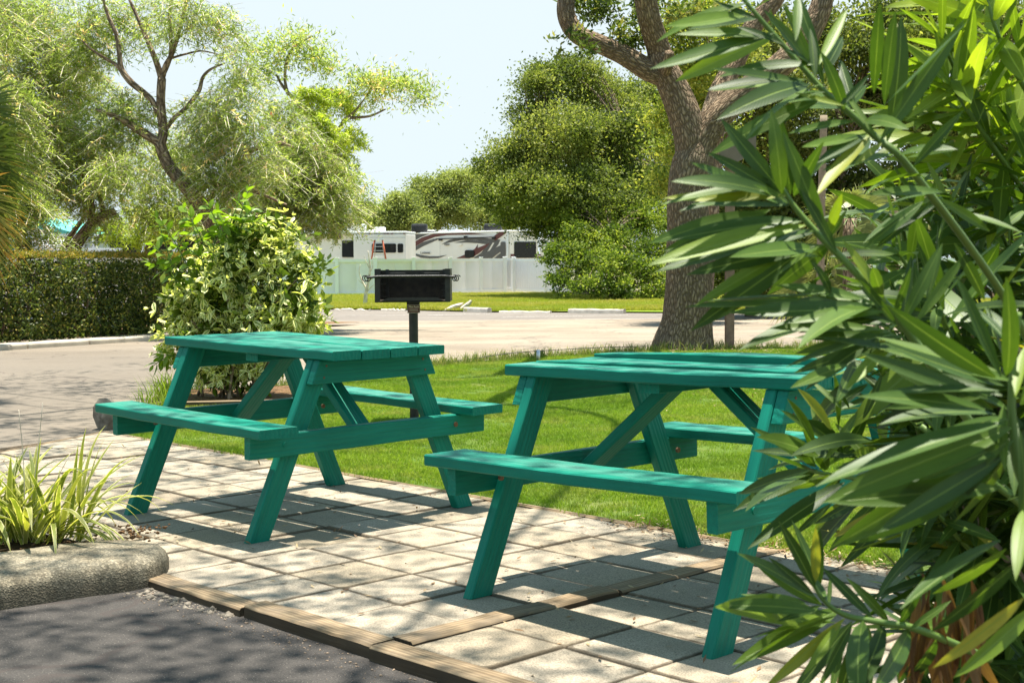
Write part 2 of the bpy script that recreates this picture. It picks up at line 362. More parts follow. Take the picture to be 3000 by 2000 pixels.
def slab_between(name, foot, top, wy, tx, mat, parent, seed=0):
    """A leaning leg whose ends are cut level: section wy (local y) by tx (local x)."""
    ch = 0.004; V, gc = [], []
    cs = [(-tx/2+ch, -wy/2), (tx/2-ch, -wy/2), (tx/2, -wy/2+ch), (tx/2, wy/2-ch), (tx/2-ch, wy/2), (-tx/2+ch, wy/2), (-tx/2, wy/2-ch), (-tx/2, -wy/2+ch)]
    n = 6
    for i in range(n+1):
        c = Vector(foot).lerp(Vector(top), i/n)
        for (x, y) in cs:
            V.append(c+Vector((x+0.0008*noise.noise(Vector((i+seed, y*20, 0))), y+0.001*noise.noise(Vector((i*0.7+seed, x*20, 5))), 0))); gc.append((i/n*0.75+seed*0.31, y, x))
    F = [(i*8+k, i*8+(k+1) % 8, (i+1)*8+(k+1) % 8, (i+1)*8+k) for i in range(n) for k in range(8)]
    F += [tuple(range(7, -1, -1)), tuple(n*8+k for k in range(8))]
    me = bpy.data.meshes.new(name); me.from_pydata(V, [], F)
    at_ = me.attributes.new('gc', 'FLOAT_VECTOR', 'POINT'); at_.data.foreach_set('vector', np.array(gc, dtype=np.float32).ravel())
    return link(name, me, mat, parent)
def smooth_path(pts, n=6):
    pts = [Vector(p) for p in pts]
    if len(pts) < 3: return [pts[0].lerp(pts[-1], i/n) for i in range(n+1)]
    out = []
    for i in range(len(pts)-1):
        p0 = pts[max(i-1, 0)]; p1 = pts[i]; p2 = pts[i+1]; p3 = pts[min(i+2, len(pts)-1)]
        for k in range(n):
            t = k/n
            out.append(0.5*((2*p1)+(-p0+p2)*t+(2*p0-5*p1+4*p2-p3)*t*t+(-p0+3*p1-3*p2+p3)*t**3))
    out.append(pts[-1]); return out
def tube_arrays(pts, rad, sides=8, n=5, rough=0.0, seed=0, flare=0.0, closed=True):
    P = smooth_path(pts, n); m = len(P)
    rs = np.interp(np.linspace(0, 1, m), np.linspace(0, 1, len(rad)), rad)
    V = np.zeros((m, sides, 3)); gc = np.zeros((m, sides, 3)); acc = 0.0
    prev = None
    for i in range(m):
        d = (P[min(i+1, m-1)]-P[max(i-1, 0)]); d.normalize()
        if prev is None:
            ref = Vector((1, 0, 0)) if abs(d.x) < 0.8 else Vector((0, 1, 0))
            s = d.cross(ref).normalized()
        else:
            s = (prev - d*prev.dot(d)).normalized()
        prev = s; t = d.cross(s)
        if i: acc += (P[i]-P[i-1]).length
        for k in range(sides):
            a = 2*PI*k/sides
            r = rs[i]
            if rough:
                dirv = s*math.cos(a)+t*math.sin(a)
                r *= 1+rough*noise.noise(Vector((dirv.x*1.6+seed, dirv.y*1.6, acc*1.3)))+rough*0.45*noise.noise(Vector((dirv.x*5+seed, dirv.y*5, acc*4.0)))
            q = P[i]+(s*math.cos(a)+t*math.sin(a))*r
            V[i, k] = q; gc[i, k] = (math.cos(a)*rs[i], acc, math.sin(a)*rs[i])
    idx = np.arange(m*sides).reshape(m, sides)
    a_ = idx[:-1]; b_ = idx[1:]
    F = np.stack([a_, np.roll(a_, -1, 1), np.roll(b_, -1, 1), b_], -1).reshape(-1, 4)
    Vf = V.reshape(-1, 3); gf = gc.reshape(-1, 3)
    gf = gf + np.array([seed*0.77, seed*0.41, 0])
    return Vf, F, {'gc': gf}
def tube(name, pts, rad, mat, parent=None, sides=8, n=5, rough=0.0, seed=0):
    V, F, A = tube_arrays(pts, rad, sides, n, rough, seed)
    # caps
    c0 = V[:sides].mean(0); c1 = V[-sides:].mean(0); nv = len(V)
    V = np.concatenate([V, [c0, c1]]); A['gc'] = np.concatenate([A['gc'], A['gc'][:1], A['gc'][-1:]])
    caps = []
    for k in range(0, sides):
        caps.append((nv, (k+1) % sides, k, nv)); caps.append((nv+1, nv-sides+k, nv-sides+(k+1) % sides, nv+1))
    me = bpy.data.meshes.new(name)
    me.from_pydata([tuple(v) for v in V], [], [tuple(f) for f in F]+[(c[0], c[1], c[2]) for c in caps])
    at_ = me.attributes.new('gc', 'FLOAT_VECTOR', 'POINT'); at_.data.foreach_set('vector', np.asarray(A['gc'], dtype=np.float32).ravel())
    me.polygons.foreach_set('use_smooth', [True]*len(me.polygons)); me.update()
    return link(name, me, mat, parent)
def box_bm(bm, c, s, rot=None, bevel=0.0):
    r = bmesh.ops.create_cube(bm, size=1.0)
    vs_ = r['verts']
    mtx = Matrix.Translation(c) @ (rot.to_4x4() if rot is not None else Matrix.Identity(4)) @ Matrix.Diagonal((*s, 1))
    bmesh.ops.transform(bm, matrix=mtx, verts=vs_)
    if bevel:
        es = list({e for v in vs_ for e in v.link_edges})
        bmesh.ops.bevel(bm, geom=es, offset=bevel, segments=2, affect='EDGES', profile=0.6)
def box(name, c, s, mat, parent=None, rot=None, bevel=0.0):
    bm = bmesh.new(); box_bm(bm, Vector(c), s, rot, bevel)
    me = bpy.data.meshes.new(name); bm.to_mesh(me); bm.free()
    return link(name, me, mat, parent)
def cyl(name, c, r, h, mat, parent=None, rot=None, seg=16):
    bm = bmesh.new(); bmesh.ops.create_cone(bm, cap_ends=True, segments=seg, radius1=r, radius2=r, depth=h)
    if rot is not None: bmesh.ops.transform(bm, matrix=rot.to_4x4(), verts=bm.verts)
    bmesh.ops.translate(bm, vec=Vector(c), verts=bm.verts)
    me = bpy.data.meshes.new(name); bm.to_mesh(me); bm.free()
    return link(name, me, mat, parent)
def poly_sheet(name, pts, z, mat, zf=None, parent=None, thick=0.0):
    bm = bmesh.new(); vs_ = [bm.verts.new((p[0], p[1], z+(zf(p[1]) if zf else 0))) for p in pts]
    f = bm.faces.new(vs_)
    if f.normal.z < 0: bmesh.ops.reverse_faces(bm, faces=[f])
    if thick:
        r = bmesh.ops.extrude_face_region(bm, geom=[f]); vv = [v for v in r['geom'] if isinstance(v, bmesh.types.BMVert)]
        bmesh.ops.translate(bm, vec=(0, 0, -thick), verts=vv)
        bmesh.ops.recalc_face_normals(bm, faces=bm.faces)
    bmesh.ops.triangulate(bm, faces=bm.faces)
    me = bpy.data.meshes.new(name); bm.to_mesh(me); bm.free()
    return link(name, me, mat, parent)

# ------------------------------------------------------------------ leaves
def unit(a): return a/np.maximum(np.linalg.norm(a, axis=-1, keepdims=True), 1e-9)
def quads(P, D, L, Wd, seed_r=None, updown=0.35):
    """Flat pointed leaves, one quad each: base P, direction D, random roll."""
    n = len(P); D = unit(D)
    r = rng.normal(size=(n, 3)); r[:, 2] += updown*2
    S = unit(np.cross(D, unit(r)))
    L = np.broadcast_to(L, (n,))[:, None]; Wd = np.broadcast_to(Wd, (n,))[:, None]
    V = np.stack([P, P+D*L*0.45+S*Wd*0.5, P+D*L, P+D*L*0.45-S*Wd*0.5], 1).reshape(-1, 3)
    F = np.arange(4*n).reshape(n, 4)
    rv = rng.random(n) if seed_r is None else seed_r
    return V, F, {'rnd': np.repeat(rv, 4)}
def blob_leaves(blobs, n_per_m3=None, total=20000, leaf=0.1, width=0.5, cl=0.5, per=18, shell=0.55, squash=0.8, tone=0.5):
    """Leaves gathered in tufts through a set of balls (centre, radius)."""
    C = np.array([b[0] for b in blobs]); Rr = np.array([b[1] for b in blobs])
    wgt = Rr**2*np.array([b[2] if len(b) > 2 else 1.0 for b in blobs]); wgt = wgt/wgt.sum()
    nc = max(1, total//per)
    w = rng.choice(len(blobs), nc, p=wgt)
    d = unit(rng.normal(size=(nc, 3)))
    rr = shell+(1-shell)*rng.random(nc)**0.7; low = rng.random(nc) < 0.25; rr[low] *= rng.random(low.sum())
    cc = C[w]+d*(Rr[w]*rr*(1+0.18*rng.normal(size=nc)))[:, None]*np.array([1, 1, squash])
    bt = 0.16*rng.normal(size=len(blobs))
    ct = np.clip(tone+bt[w]+0.2*rng.normal(size=nc), 0, 1)
    k = np.repeat(np.arange(nc), per)
    P = cc[k]+rng.normal(size=(len(k), 3))*cl*np.array([1, 1, 0.6])*rng.random((len(k), 1))
    D = rng.normal(size=(len(k), 3)); D += d[k]*0.7; D[:, 2] += 0.15
    r = np.clip(ct[k]+0.16*rng.normal(size=len(k)), 0, 1)
    L = leaf*(0.7+0.6*rng.random(len(k)))
    return quads(P, D, L, L*width, r)
def lance(L, W, droop=0.25, fold=0.25, nseg=7, tip=0.8, wave=0.0, shape=(0.42, 1.0)):
    """A long leaf along +X, folded on its midrib, drooping to -Z."""
    V, uv = [], []
    for i in range(nseg+1):
        f = i/nseg
        w = (math.sin(PI*min(1, f**shape[1]*1.0))**0.75 if 0 < f < 1 else 0.0)
        w = W/2*max(w, 0.06 if f < 0.5 else 0.0)
        x = L*f*(1-0.12*droop*f); z = -droop*L*f*f*0.5
        for v in (-1, 0, 1):
            V.append((x, v*w, z+abs(v)*w*fold+wave*W*math.sin(f*9+v)*abs(v))); uv.append((f, v, 0))
    F = []
    for i in range(nseg):
        for k in (0, 1):
            a = i*3+k; F.append((a, a+1, a+4, a+3))
    return np.array(V, dtype=float), np.array(F), np.array(uv, dtype=float)
def frame_from(d, up=(0, 0, 1), roll=0.0):
    x = Vector(d).normalized(); u = Vector(up)
    y = u.cross(x)
    if y.length < 1e-3: y = Vector((0, 1, 0))
    y.normalize(); z = x.cross(y)
    m = Matrix((x, y, z)).transposed()
    return m @ Matrix.Rotation(roll, 3, 'X')
def place_leaf_objects(name, protos, poses, mat, parent, limit=300, key=None):
    """poses: [(location, 3x3, scale, proto index)]; the first `limit` become objects, the rest one joined part."""
    for (loc, m3, sc, pi) in poses[:limit]:
        o = bpy.data.objects.new(name, protos[pi][0]); col.objects.link(o); o.parent = parent
        o.matrix_local = Matrix.Translation(loc) @ (m3.to_4x4()) @ Matrix.Scale(sc, 4)
    rest = poses[limit:]
    if rest:
        parts = []
        for (loc, m3, sc, pi) in rest:
            V, F, uv = protos[pi][1]
            Vt = (V*sc) @ np.array(m3).T + np.array(loc)
            parts.append((Vt, F, {'lf': uv, 'rnd': np.full(len(V), random.random())}))
        V, F, A = concat(parts)
        o = link(name+'_mass', fast_mesh(name+'_mass', V, F, A, True), mat, parent); o['kind'] = 'stuff'
def leaf_protos(name, specs, mat):
    out = []
    for s in specs:
        V, F, uv = lance(**s)
        me = fast_mesh(name, V, F, {'lf': uv}, True); me.materials.append(mat)
        out.append((me, (V, F, uv)))
    return out

# ================================================================== THE SETTING
GX, GY, GA, GS = -0.9704, 6.2718, -0.803, 0.3061        # paver grid: origin, heading, module
gc_, gs_ = math.cos(GA), math.sin(GA)
def PG(i, j): return (GX+GS*(j*gc_+i*gs_), GY+GS*(j*gs_-i*gc_))

def grid_sheet(name, x0, x1, ys, zf, mat):
    xs = np.linspace(x0, x1, 9); V = [(x, y, zf(y)) for y in ys for x in xs]
    n = len(xs); F = [(a*n+b, a*n+b+1, (a+1)*n+b+1, (a+1)*n+b) for a in range(len(ys)-1) for b in range(n-1)]
    return link(name, fast_mesh(name, V, F), mat)
ground = grid_sheet('ground', -700, 700, [-120, 13.9, 43, 68, 120, 500, 1400], lambda y: gz(y)-0.25, M['far_ground']); tag(ground, kind='structure')
lot = grid_sheet('parking_lot', -45, 45, [-14, 0, 14, 20, 30, 43, 52], lambda y: gz(y)-0.026, M['asphalt']); tag(lot, kind='structure')

# lawn on which the grill stands
lawn_pts = [PG(-1.98, 40), PG(-1.98, 7), PG(-1.98, -8.9), (-2.36, 9.1), (-2.50, 10.2), (-2.72, 11.2), (-2.0, 12.0), (-0.75, 14.4), (0.0, 15.15), (1.69, 16.45), (3.4, 16.95), (9.5, 17.6), (14, 8)]
lawn = poly_sheet('lawn', lawn_pts, 0.0, M['lawn_soil'], thick=0.12); tag(lawn, kind='structure')
# far verge between the wheel stops and the white fence
vp = [on(x, y, -0.5) for x, y in ((900, 903), (1150, 905), (1400, 912), (1700, 915), (2000, 920), (2300, 915), (2700, 905))]
verge_pts = [(-45, 46.5), (-20, 46.0)]+[(p.x, p.y) for p in vp]+[(45, 44), (45, 64), (28, 66), (6, 70), (-14, 68.5), (-45, 67)]
verge = poly_sheet('verge', verge_pts, 0.02, M['verge_soil'], zf=gz); tag(verge, kind='structure')

# paved terrace: one object per paver
patio = poly_sheet('patio', [PG(-1.97, -9.8), PG(-1.97, 15.5), PG(4.2, 15.5), PG(4.2, 2.0), PG(5.2, -1), PG(5.2, -8)], -0.012, M['sand'], thick=0.08)
tag(patio, kind='structure')
def paver_proto(seed):
    r_ = random.Random(seed)
    e = [-1, -0.975, -0.86, 0.86, 0.975, 1]; hs = 0.1495; V, ed = [], []
    cx, cy = r_.uniform(0.0, 0.0015), r_.uniform(0, 0.0015)
    for yy in e:
        for xx in e:
            m_ = max(abs(xx), abs(yy)); zz = 0.0 if m_ < 0.99 else -0.005
            V.append((xx*hs+cx*yy*abs(xx), yy*hs+cy*xx*abs(yy), zz+0.0006*noise.noise(Vector((xx*2+seed, yy*2, 0))))); ed.append(m_)
    F = [(a*6+b, a*6+b+1, (a+1)*6+b+1, (a+1)*6+b) for a in range(5) for b in range(5)]
    ring = [0, 1, 2, 3, 4, 5, 11, 17, 23, 29, 35, 34, 33, 32, 31, 30, 24, 18, 12, 6]; n0 = len(V)
    for q in ring: V.append((V[q][0], V[q][1], -0.045)); ed.append(1.0)
    F += [(ring[(k+1) % 20], ring[k], n0+k, n0+(k+1) % 20) for k in range(20)]
    me = fast_mesh('paver', V, F, {'edge': np.array(ed)}); me.materials.append(M['paver']); return me
pv = [paver_proto(k) for k in range(5)]
cutA, cutB = Vector((*PG(-1.97, -9.82), 0)), Vector((*PG(0.95, -8.3), 0))
cdir = (cutB-cutA).normalized(); cn = Vector((-cdir.y, cdir.x, 0))
if cn.dot(Vector((*PG(0, 0), 0))-cutA) < 0: cn = -cn
def add_paver(i, j, cut=False):
    x, y = PG(i+0.5, j+0.5); me = random.choice(pv)
    p = Vector((x, y, 0)); dist = (p-cutA).dot(cn)
    rot = GA+random.choice((0, 1, 2, 3))*PI/2+random.gauss(0, 0.006)
    z = random.gauss(0, 0.0022)
    if dist < -0.20: return
    if dist < 0.24:
        bm = bmesh.new(); bm.from_mesh(me)
        mw = Matrix.Translation((x, y, z)) @ Matrix.Rotation(rot, 4, 'Z')
        inv = mw.inverted(); pc = inv @ cutA; pn = (inv.to_3x3() @ cn)
        bmesh.ops.bisect_plane(bm, geom=bm.verts[:]+bm.edges[:]+bm.faces[:], plane_co=pc+pn*0.02, plane_no=pn, clear_inner=True)
        if len(bm.faces) < 2: bm.free(); return
        me2 = bpy.data.meshes.new('paver'); bm.to_mesh(me2); bm.free(); me2.materials.append(M['paver']); me = me2
    o = bpy.data.objects.new('paver', me); col.objects.link(o); o.parent = patio
    o.location = (x+random.gauss(0, 0.001), y+random.gauss(0, 0.001), z)
    o.rotation_euler = (random.gauss(0, 0.006), random.gauss(0, 0.006), rot)
for i in range(-2, 4):
    for j in range(-10, 6): add_paver(i+0.02, j)
    add_paver(i+0.02, 5.96)
for i in range(4, 7):
    for j in range(-9, -1-i+4): add_paver(i+0.03, j)
for i in range(-2, 4):
    for j in range(0, 8): add_paver(i-0.05, j+7.28)

# timbers round the terrace
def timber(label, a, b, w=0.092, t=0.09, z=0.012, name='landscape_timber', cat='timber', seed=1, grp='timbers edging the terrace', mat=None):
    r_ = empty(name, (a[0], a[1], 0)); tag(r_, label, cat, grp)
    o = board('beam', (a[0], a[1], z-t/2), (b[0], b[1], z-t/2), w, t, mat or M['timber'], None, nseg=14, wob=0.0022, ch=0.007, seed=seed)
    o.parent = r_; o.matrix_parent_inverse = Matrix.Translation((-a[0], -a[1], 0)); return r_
i0 = 4.12
timber('weathered edging timber running from the concrete kerb nose to the split joint', PG(i0, 2.75), PG(i0, 4.95), seed=3, z=0.002)
timber('yellowish edging timber with a round knot between two timber joints', PG(i0-0.02, 5.0), PG(i0-0.02, 7.08), seed=12, z=0.014)
timber('edging timber running off the bottom edge beside the dark asphalt', PG(i0+0.02, 7.12), PG(i0+0.02, 14.5), seed=21, z=0.016)
timber('timber divider between pavers, near half, starting at the front edging', PG(3.9, 7.11), PG(1.05, 7.11), seed=33, z=0.010)
timber('shaded timber divider between pavers, far half, ending at the lawn', PG(1.0, 7.12), PG(-1.9, 7.12), seed=41, z=0.006)
timber('thin brown edging board between the pavers and the lawn', PG(-1.93, -9.7), PG(-1.93, 6.9), w=0.022, t=0.07, z=0.008, seed=50)
timber('thin edging board between the pavers and the road on the left', PG(-1.95, -9.86), PG(2.9, -7.2), w=0.028, t=0.08, z=0.004, seed=55)

# near kerb with a rounded nose, and the planting bed behind it
def offset_outline(path, half, n_cap=26):
    """Left side, round cap at the first point, right side."""
    P = [Vector(p) for p in path]; L, Rr = [], []
    for k in range(len(P)):
        d = (P[min(k+1, len(P)-1)]-P[max(k-1, 0)]).normalized(); nrm = Vector((-d.y, d.x))
        L.append(P[k]+nrm*half); Rr.append(P[k]-nrm*half)
    d0 = (P[1]-P[0]).normalized(); n0 = Vector((-d0.y, d0.x)); cap = []
    for q in range(1, n_cap):
        a = PI*q/n_cap; cap.append(P[0]+(-n0*math.cos(a)-d0*math.sin(a))*half)
    return [L_ for L_ in reversed(L)][::1] + [c for c in reversed(cap)] + Rr
kp = smooth_path([(-1.45, 4.80, 0), (-1.62, 4.69, 0), (-2.0, 4.36, 0), (-3.3, 3.05, 0), (-4.4, 1.95, 0)], 26)
layers = [(0.0, -0.10), (0.0, 0.036), (0.006, 0.056), (0.020, 0.070), (0.045, 0.076), (0.12, 0.079)]
V, F = [], []
for inset, z in layers:
    ol = offset_outline([(p.x, p.y) for p in kp], 0.235-inset); n_ = len(ol)
    for q, p in enumerate(ol):
        V.append((p.x+0.006*noise.noise(Vector((p.x*6, p.y*6, z*9)))+0.005*noise.noise(Vector((p.x*23, p.y*23, z*30))), p.y+0.006*noise.noise(Vector((p.x*6, p.y*6, 4+z*9))), z+0.004*noise.noise(Vector((p.x*9, p.y*9, z)))-0.005*abs(noise.noise(Vector((p.x*21, p.y*21, 3))))))
for a in range(len(layers)-1):
    for q in range(n_-1): F.append((a*n_+q, a*n_+q+1, (a+1)*n_+q+1, (a+1)*n_+q))
me = bpy.data.meshes.new('concrete_kerb'); me.from_pydata(V, [], F+[tuple(range((len(layers)-1)*n_, len(layers)*n_))])
me.polygons.foreach_set('use_smooth', [True]*len(me.polygons))
bm = bmesh.new(); bm.from_mesh(me); bmesh.ops.recalc_face_normals(bm, faces=bm.faces); bm.to_mesh(me); bm.free()
tag(link('concrete_kerb', me, M['curb']), 'weathered exposed aggregate kerb with a rounded nose beside dark asphalt', 'kerb')
bed = poly_sheet('planting_bed', [(-1.40, 4.86), (-1.5, 5.02), (-1.9, 5.35), (-2.6, 5.75), (-3.6, 5.6), (-4.6, 4.2), (-4.2, 2.2)], 0.045, M['soil'], thick=0.1); tag(bed, kind='structure')

# far kerb on the left, in three lengths
kd = Vector((0.36, 0.93, 0)).normalized(); kn = Vector((-kd.y, kd.x, 0))
k0 = on(0, 1014, -0.05)
for q, (a, b, lb) in enumerate(((-9.0, 0.55, 'pale kerb length left of the first joint, under the hedge'), (0.58, 1.9, 'short pale kerb length between the two joints under the hedge'), (1.93, 7.0, 'pale kerb length running behind the variegated shrub'))):
    c = k0+kd*((a+b)/2)+kn*0.36
    z0 = gz(c.y)
    o = box('kerb_stone', (0, 0, 0), (b-a, 0.72, 0.2), M['kerb'], None, None, 0.025); o.location = (c.x, c.y, z0-0.045-0.1+0.095)
    ea, eb = gz((k0+kd*a).y), gz((k0+kd*b).y); o.location.z = (ea+eb)/2-0.05
    o.rotation_euler = (0, -math.atan2(eb-ea, b-a), math.atan2(kd.y, kd.x)); tag(o, lb, 'kerb', 'kerb lengths under the hedge')
us = np.linspace(-10, 12, 23); V = []
for u_ in us:
    for v_ in (0.66, 30.0):
        p = k0+kd*u_+kn*v_; V.append((p.x, p.y, gz((k0+kd*u_).y)+0.035))
hb = link('hedge_bed', fast_mesh('hedge_bed', V, [(2*q, 2*q+2, 2*q+3, 2*q+1) for q in range(22)]), M['mulch']); tag(hb, kind='structure')

# painted bay lines
for (a, b, w) in (((1256, 921), (1440, 914.5), 0.10), ((1468, 933.5), (1840, 922), 0.10), ((1686, 945.5), (1935, 941), 0.10), ((990, 921), (1190, 921.5), 0.09)):
    A, B = on(*a, -0.45), on(*b, -0.45)
    A.z = 0; B.z = 0
    d = (B-A).normalized(); n_ = Vector((-d.y, d.x, 0))*w/2
    pts = []
    for p in (A-n_, B-n_, B+n_, A+n_): pts.append((p.x, p.y))
    o = poly_sheet('bay_line', pts, -0.022, M['line'], zf=gz); o.parent = lot

# pebbles and debris beside the timbers
def scatter_stones(name, n, sampler, smin, smax, mat, zf):
    base = bmesh.new(); bmesh.ops.create_icosphere(base, subdivisions=1, radius=1.0)
    bv = np.array([v.co[:] for v in base.verts]); bf = np.array([[v.index for v in f.verts] for f in base.faces]); base.free()
    parts = []
    for k in range(n):
        x, y = sampler(); s = smin*(smax/smin)**(random.random()**2)
        m_ = bv*(1+0.25*rng.normal(size=(len(bv), 1)))*np.array([1, 0.8, 0.6])*s
        a = random.random()*6.28; c_, s_ = math.cos(a), math.sin(a)
        m_ = m_ @ np.array([[c_, s_, 0], [-s_, c_, 0], [0, 0, 1]])
        parts.append((m_+np.array([x, y, zf(x, y)+s*0.25]), bf, {}))
    V, F, A = concat(parts); return link(name, fast_mesh(name, V, F), mat)
def edge_sampler():
    t = random.random(); j = 2.9+t*9
    i = 4.30+abs(random.gauss(0, 0.22))
    return PG(i, j)
tag(scatter_stones('gravel', 520, edge_sampler, 0.0015, 0.006, M['pebble'], lambda x, y: -0.026), kind='stuff')
def hole_sampler():
    j = 3.2+random.random()*1.7; i = 4.28+random.random()*0.35*(1-(j-3.2)/2.2)
    return PG(i, j)
tag(scatter_stones('brick_debris', 170, hole_sampler, 0.004, 0.017, M['rock'], lambda x, y: -0.029), kind='stuff')

# ================================================================== PICNIC TABLES
def picnic_table(label, x, y, a, tilt, L, Ls, xl, tops, seed):
    T = empty('picnic_table', (x, y, 0), (0, tilt, a)); tag(T, label, 'picnic table', 'teal picnic tables on the terrace')
    W_, t = 0.592, 0.037; gap = 0.007; bw = (W_-3*gap)/4; mt = M['teal']
    for k in range(4):
        yy = -W_/2+bw/2+k*(bw+gap); dz, bow, roll = tops[k]
        o = board('tabletop_board', (-L/2, yy, 0.74-t/2+dz), (L/2, yy, 0.74-t/2+dz+random.uniform(-0.001, 0.001)), bw, t, mt, T, nseg=16, bow=bow, wob=0.0012, ch=0.004, seed=seed+k, up=Vector((0, math.sin(roll), math.cos(roll))))
    for s in (-1, 1):
        board('seat_board', (-Ls/2, s*0.551, 0.465-t/2), (Ls/2, s*0.551, 0.465-t/2), 0.182, t, mt, T, nseg=16, bow=-0.003, wob=0.0012, ch=0.004, seed=seed+10+s)
    lt = 0.040; ztop = 0.702; zs = 0.428
    for sx in (-1, 1):
        drop = tilt*sx*xl                     # legs reach the ground although the table leans a little
        for sy in (-1, 1):
            slab_between('leg', (sx*(xl-lt/2), sy*(0.597-0.048), drop*1.0-0.004), (sx*(xl-lt/2), sy*(0.285-0.048), ztop-0.001), 0.096, lt, mt, T, seed=seed+20+sx*3+sy)
        o = board('seat_beam', (sx*(xl+0.0205), -0.614, zs-0.0455), (sx*(xl+0.0205), 0.625, zs-0.0455), 0.089, 0.038, mt, T, nseg=8, wob=0.001, ch=0.004, seed=seed+30+sx, up=Vector((-sx, 0, 0)))
        # table cleat with its ends cut to the slope of the legs
        bm = bmesh.new(); ch = 0.003
        for xx in (xl+0.0015, xl+0.0395):
            pass
        bm.free()
        V = []; gcx = []
        for xx in (xl+0.0015, xl+0.0395):
            for (yy, zz) in ((-0.322, 0.607), (0.338, 0.610), (0.297, 0.7015), (-0.283, 0.7015)):
                V.append((sx*xx, yy, zz)); gcx.append((yy+seed, zz, xx))
        Fc = [(0, 1, 2, 3), (7, 6, 5, 4), (0, 4, 5, 1), (1, 5, 6, 2), (2, 6, 7, 3), (3, 7, 4, 0)]
        me = bpy.data.meshes.new('cleat'); me.from_pydata(V, [], Fc)
        bm = bmesh.new(); bm.from_mesh(me); bmesh.ops.recalc_face_normals(bm, faces=bm.faces)
        ly = bm.verts.layers.float_vector.new('gc')
        for v, g_ in zip(bm.verts, gcx): v[ly] = g_
        bmesh.ops.bevel(bm, geom=bm.edges[:], offset=0.003, segments=1, affect='EDGES'); bm.to_mesh(me); bm.free()
        cl = link('cleat', me, mt, T)
        for yy, zz in ((-0.25, 0.678), (-0.262, 0.632), (0.262, 0.678), (0.275, 0.632)):
            sc_ = cyl('screw', (sx*(xl+0.0396), yy, zz), 0.0045, 0.003, M['nail'], None, Matrix.Rotation(PI/2, 3, 'Y'), 8); sc_.parent = cl
        # braces from the middle of each beam up to the centre of the top
        a_ = Vector((sx*(xl-0.022), 0, 0.372)); b_ = Vector((sx*0.085, 0, 0.683))
        board('brace', a_, b_, 0.089, 0.037, mt, T, nseg=4, wob=0.0008, ch=0.004, seed=seed+40+sx, up=Vector((0, 0, 1)))
        for sy in (-1, 1):
            b1 = cyl('bolt', (sx*(xl+0.0415), sy*0.452, zs-0.045), 0.011, 0.004, M['teal'] if sx*sy < 0 else M['nail'], T, Matrix.Rotation(PI/2, 3, 'Y'), 12)
            b2 = cyl('bolt', (sx*(xl-lt-0.003), sy*0.455, zs-0.045), 0.010, 0.008, M['nail'], T, Matrix.Rotation(PI/2, 3, 'Y'), 12)
    board('centre_cleat', (0, -0.25, 0.684), (0, 0.25, 0.684), 0.085, 0.036, mt, T, nseg=4, ch=0.003, seed=seed+50)
    return T
picnic_table('whole teal wooden picnic table left of the other, in front of the variegated shrub', -0.9295, 6.0042, -0.7753, 0.0158, 1.206, 1.21, 0.467,
             [(0, 0, 0), (0.0005, -0.002, 0.008), (0.0, 0.001, -0.01), (0.001, 0.0, 0.0)], 3)
picnic_table('nearer teal wooden picnic table partly hidden by the oleander leaves, top boards warped', 0.6137, 4.4662, -0.8016, -0.0176, 1.20, 1.25, 0.504,
             [(0, -0.004, 0), (0.001, 0.006, 0.03), (0.0, -0.003, -0.02), (0.012, 0.012, 0.02)], 70)

# ================================================================== PARK GRILL
GYd = 9.25
def gp(x, y, dY=0.0): return at(x, y, GYd+dY)
gb = at(1212, 1000, GYd); G = empty('park_grill', (gb.x, GYd, 0)); tag(G, 'black steel park grill on a post standing on the lawn', 'grill')
def gl(x, y, dY=0.0): p = gp(x, y, dY); return Vector((p.x-gb.x, dY, p.z))
px = GYd/CF
cyl('post', (0, 0, 0.40), 0.0305, 0.86, M['black_steel'], G, None, 20)
bw_, x0_, x1_ = 0.5, gl(1105, 800).x, gl(1322, 800).x
zt, zb = gl(1212, 787).z, gl(1212, 883).z
mid = (x0_+x1_)/2; wd = x1_-x0_; dp = 0.36
steel = M['black_steel']
box('firebox_floor', (mid, 0.0, zb+0.006), (wd-0.01, dp, 0.006), M['burnt_steel'], G)
box('firebox_back', (mid, dp/2, (zt+zb)/2-0.004), (wd-0.012, 0.006, zt-zb-0.012), M['burnt_steel'], G)
for s, xx in ((-1, x0_+0.003), (1, x1_-0.003)):
    # side plates flare outward towards the cook
    V = [(xx, dp/2, zb), (xx, -dp/2, zb+0.004), (xx, -dp/2, zt), (xx, dp/2, zt), (xx-s*0.005, dp/2, zb), (xx-s*0.005, -dp/2, zb+0.004), (xx-s*0.005, -dp/2, zt), (xx-s*0.005, dp/2, zt)]
    me = bpy.data.meshes.new('side_plate'); me.from_pydata(V, [], [(0, 1, 2, 3), (7, 6, 5, 4), (0, 4, 5, 1), (1, 5, 6, 2), (2, 6, 7, 3), (3, 7, 4, 0)])
    link('side_plate', me, steel, G)
    box('side_flange', (xx-s*0.014, -dp/2-0.002, (zt+zb)/2), (0.034, 0.005, zt-zb), steel, G, Matrix.Rotation(s*0.25, 3, 'Y') @ Matrix.Identity(3) if False else None)
    box('grate_guide', (xx-s*0.05, dp/2-0.02, (zt+zb)/2+0.01), (0.022, 0.02, zt-zb-0.03), steel, G)
    for q in range(4): box('grate_tab', (xx-s*0.035, -0.10, zb+0.035+q*0.042), (0.05, 0.03, 0.005), M['burnt_steel'], G)
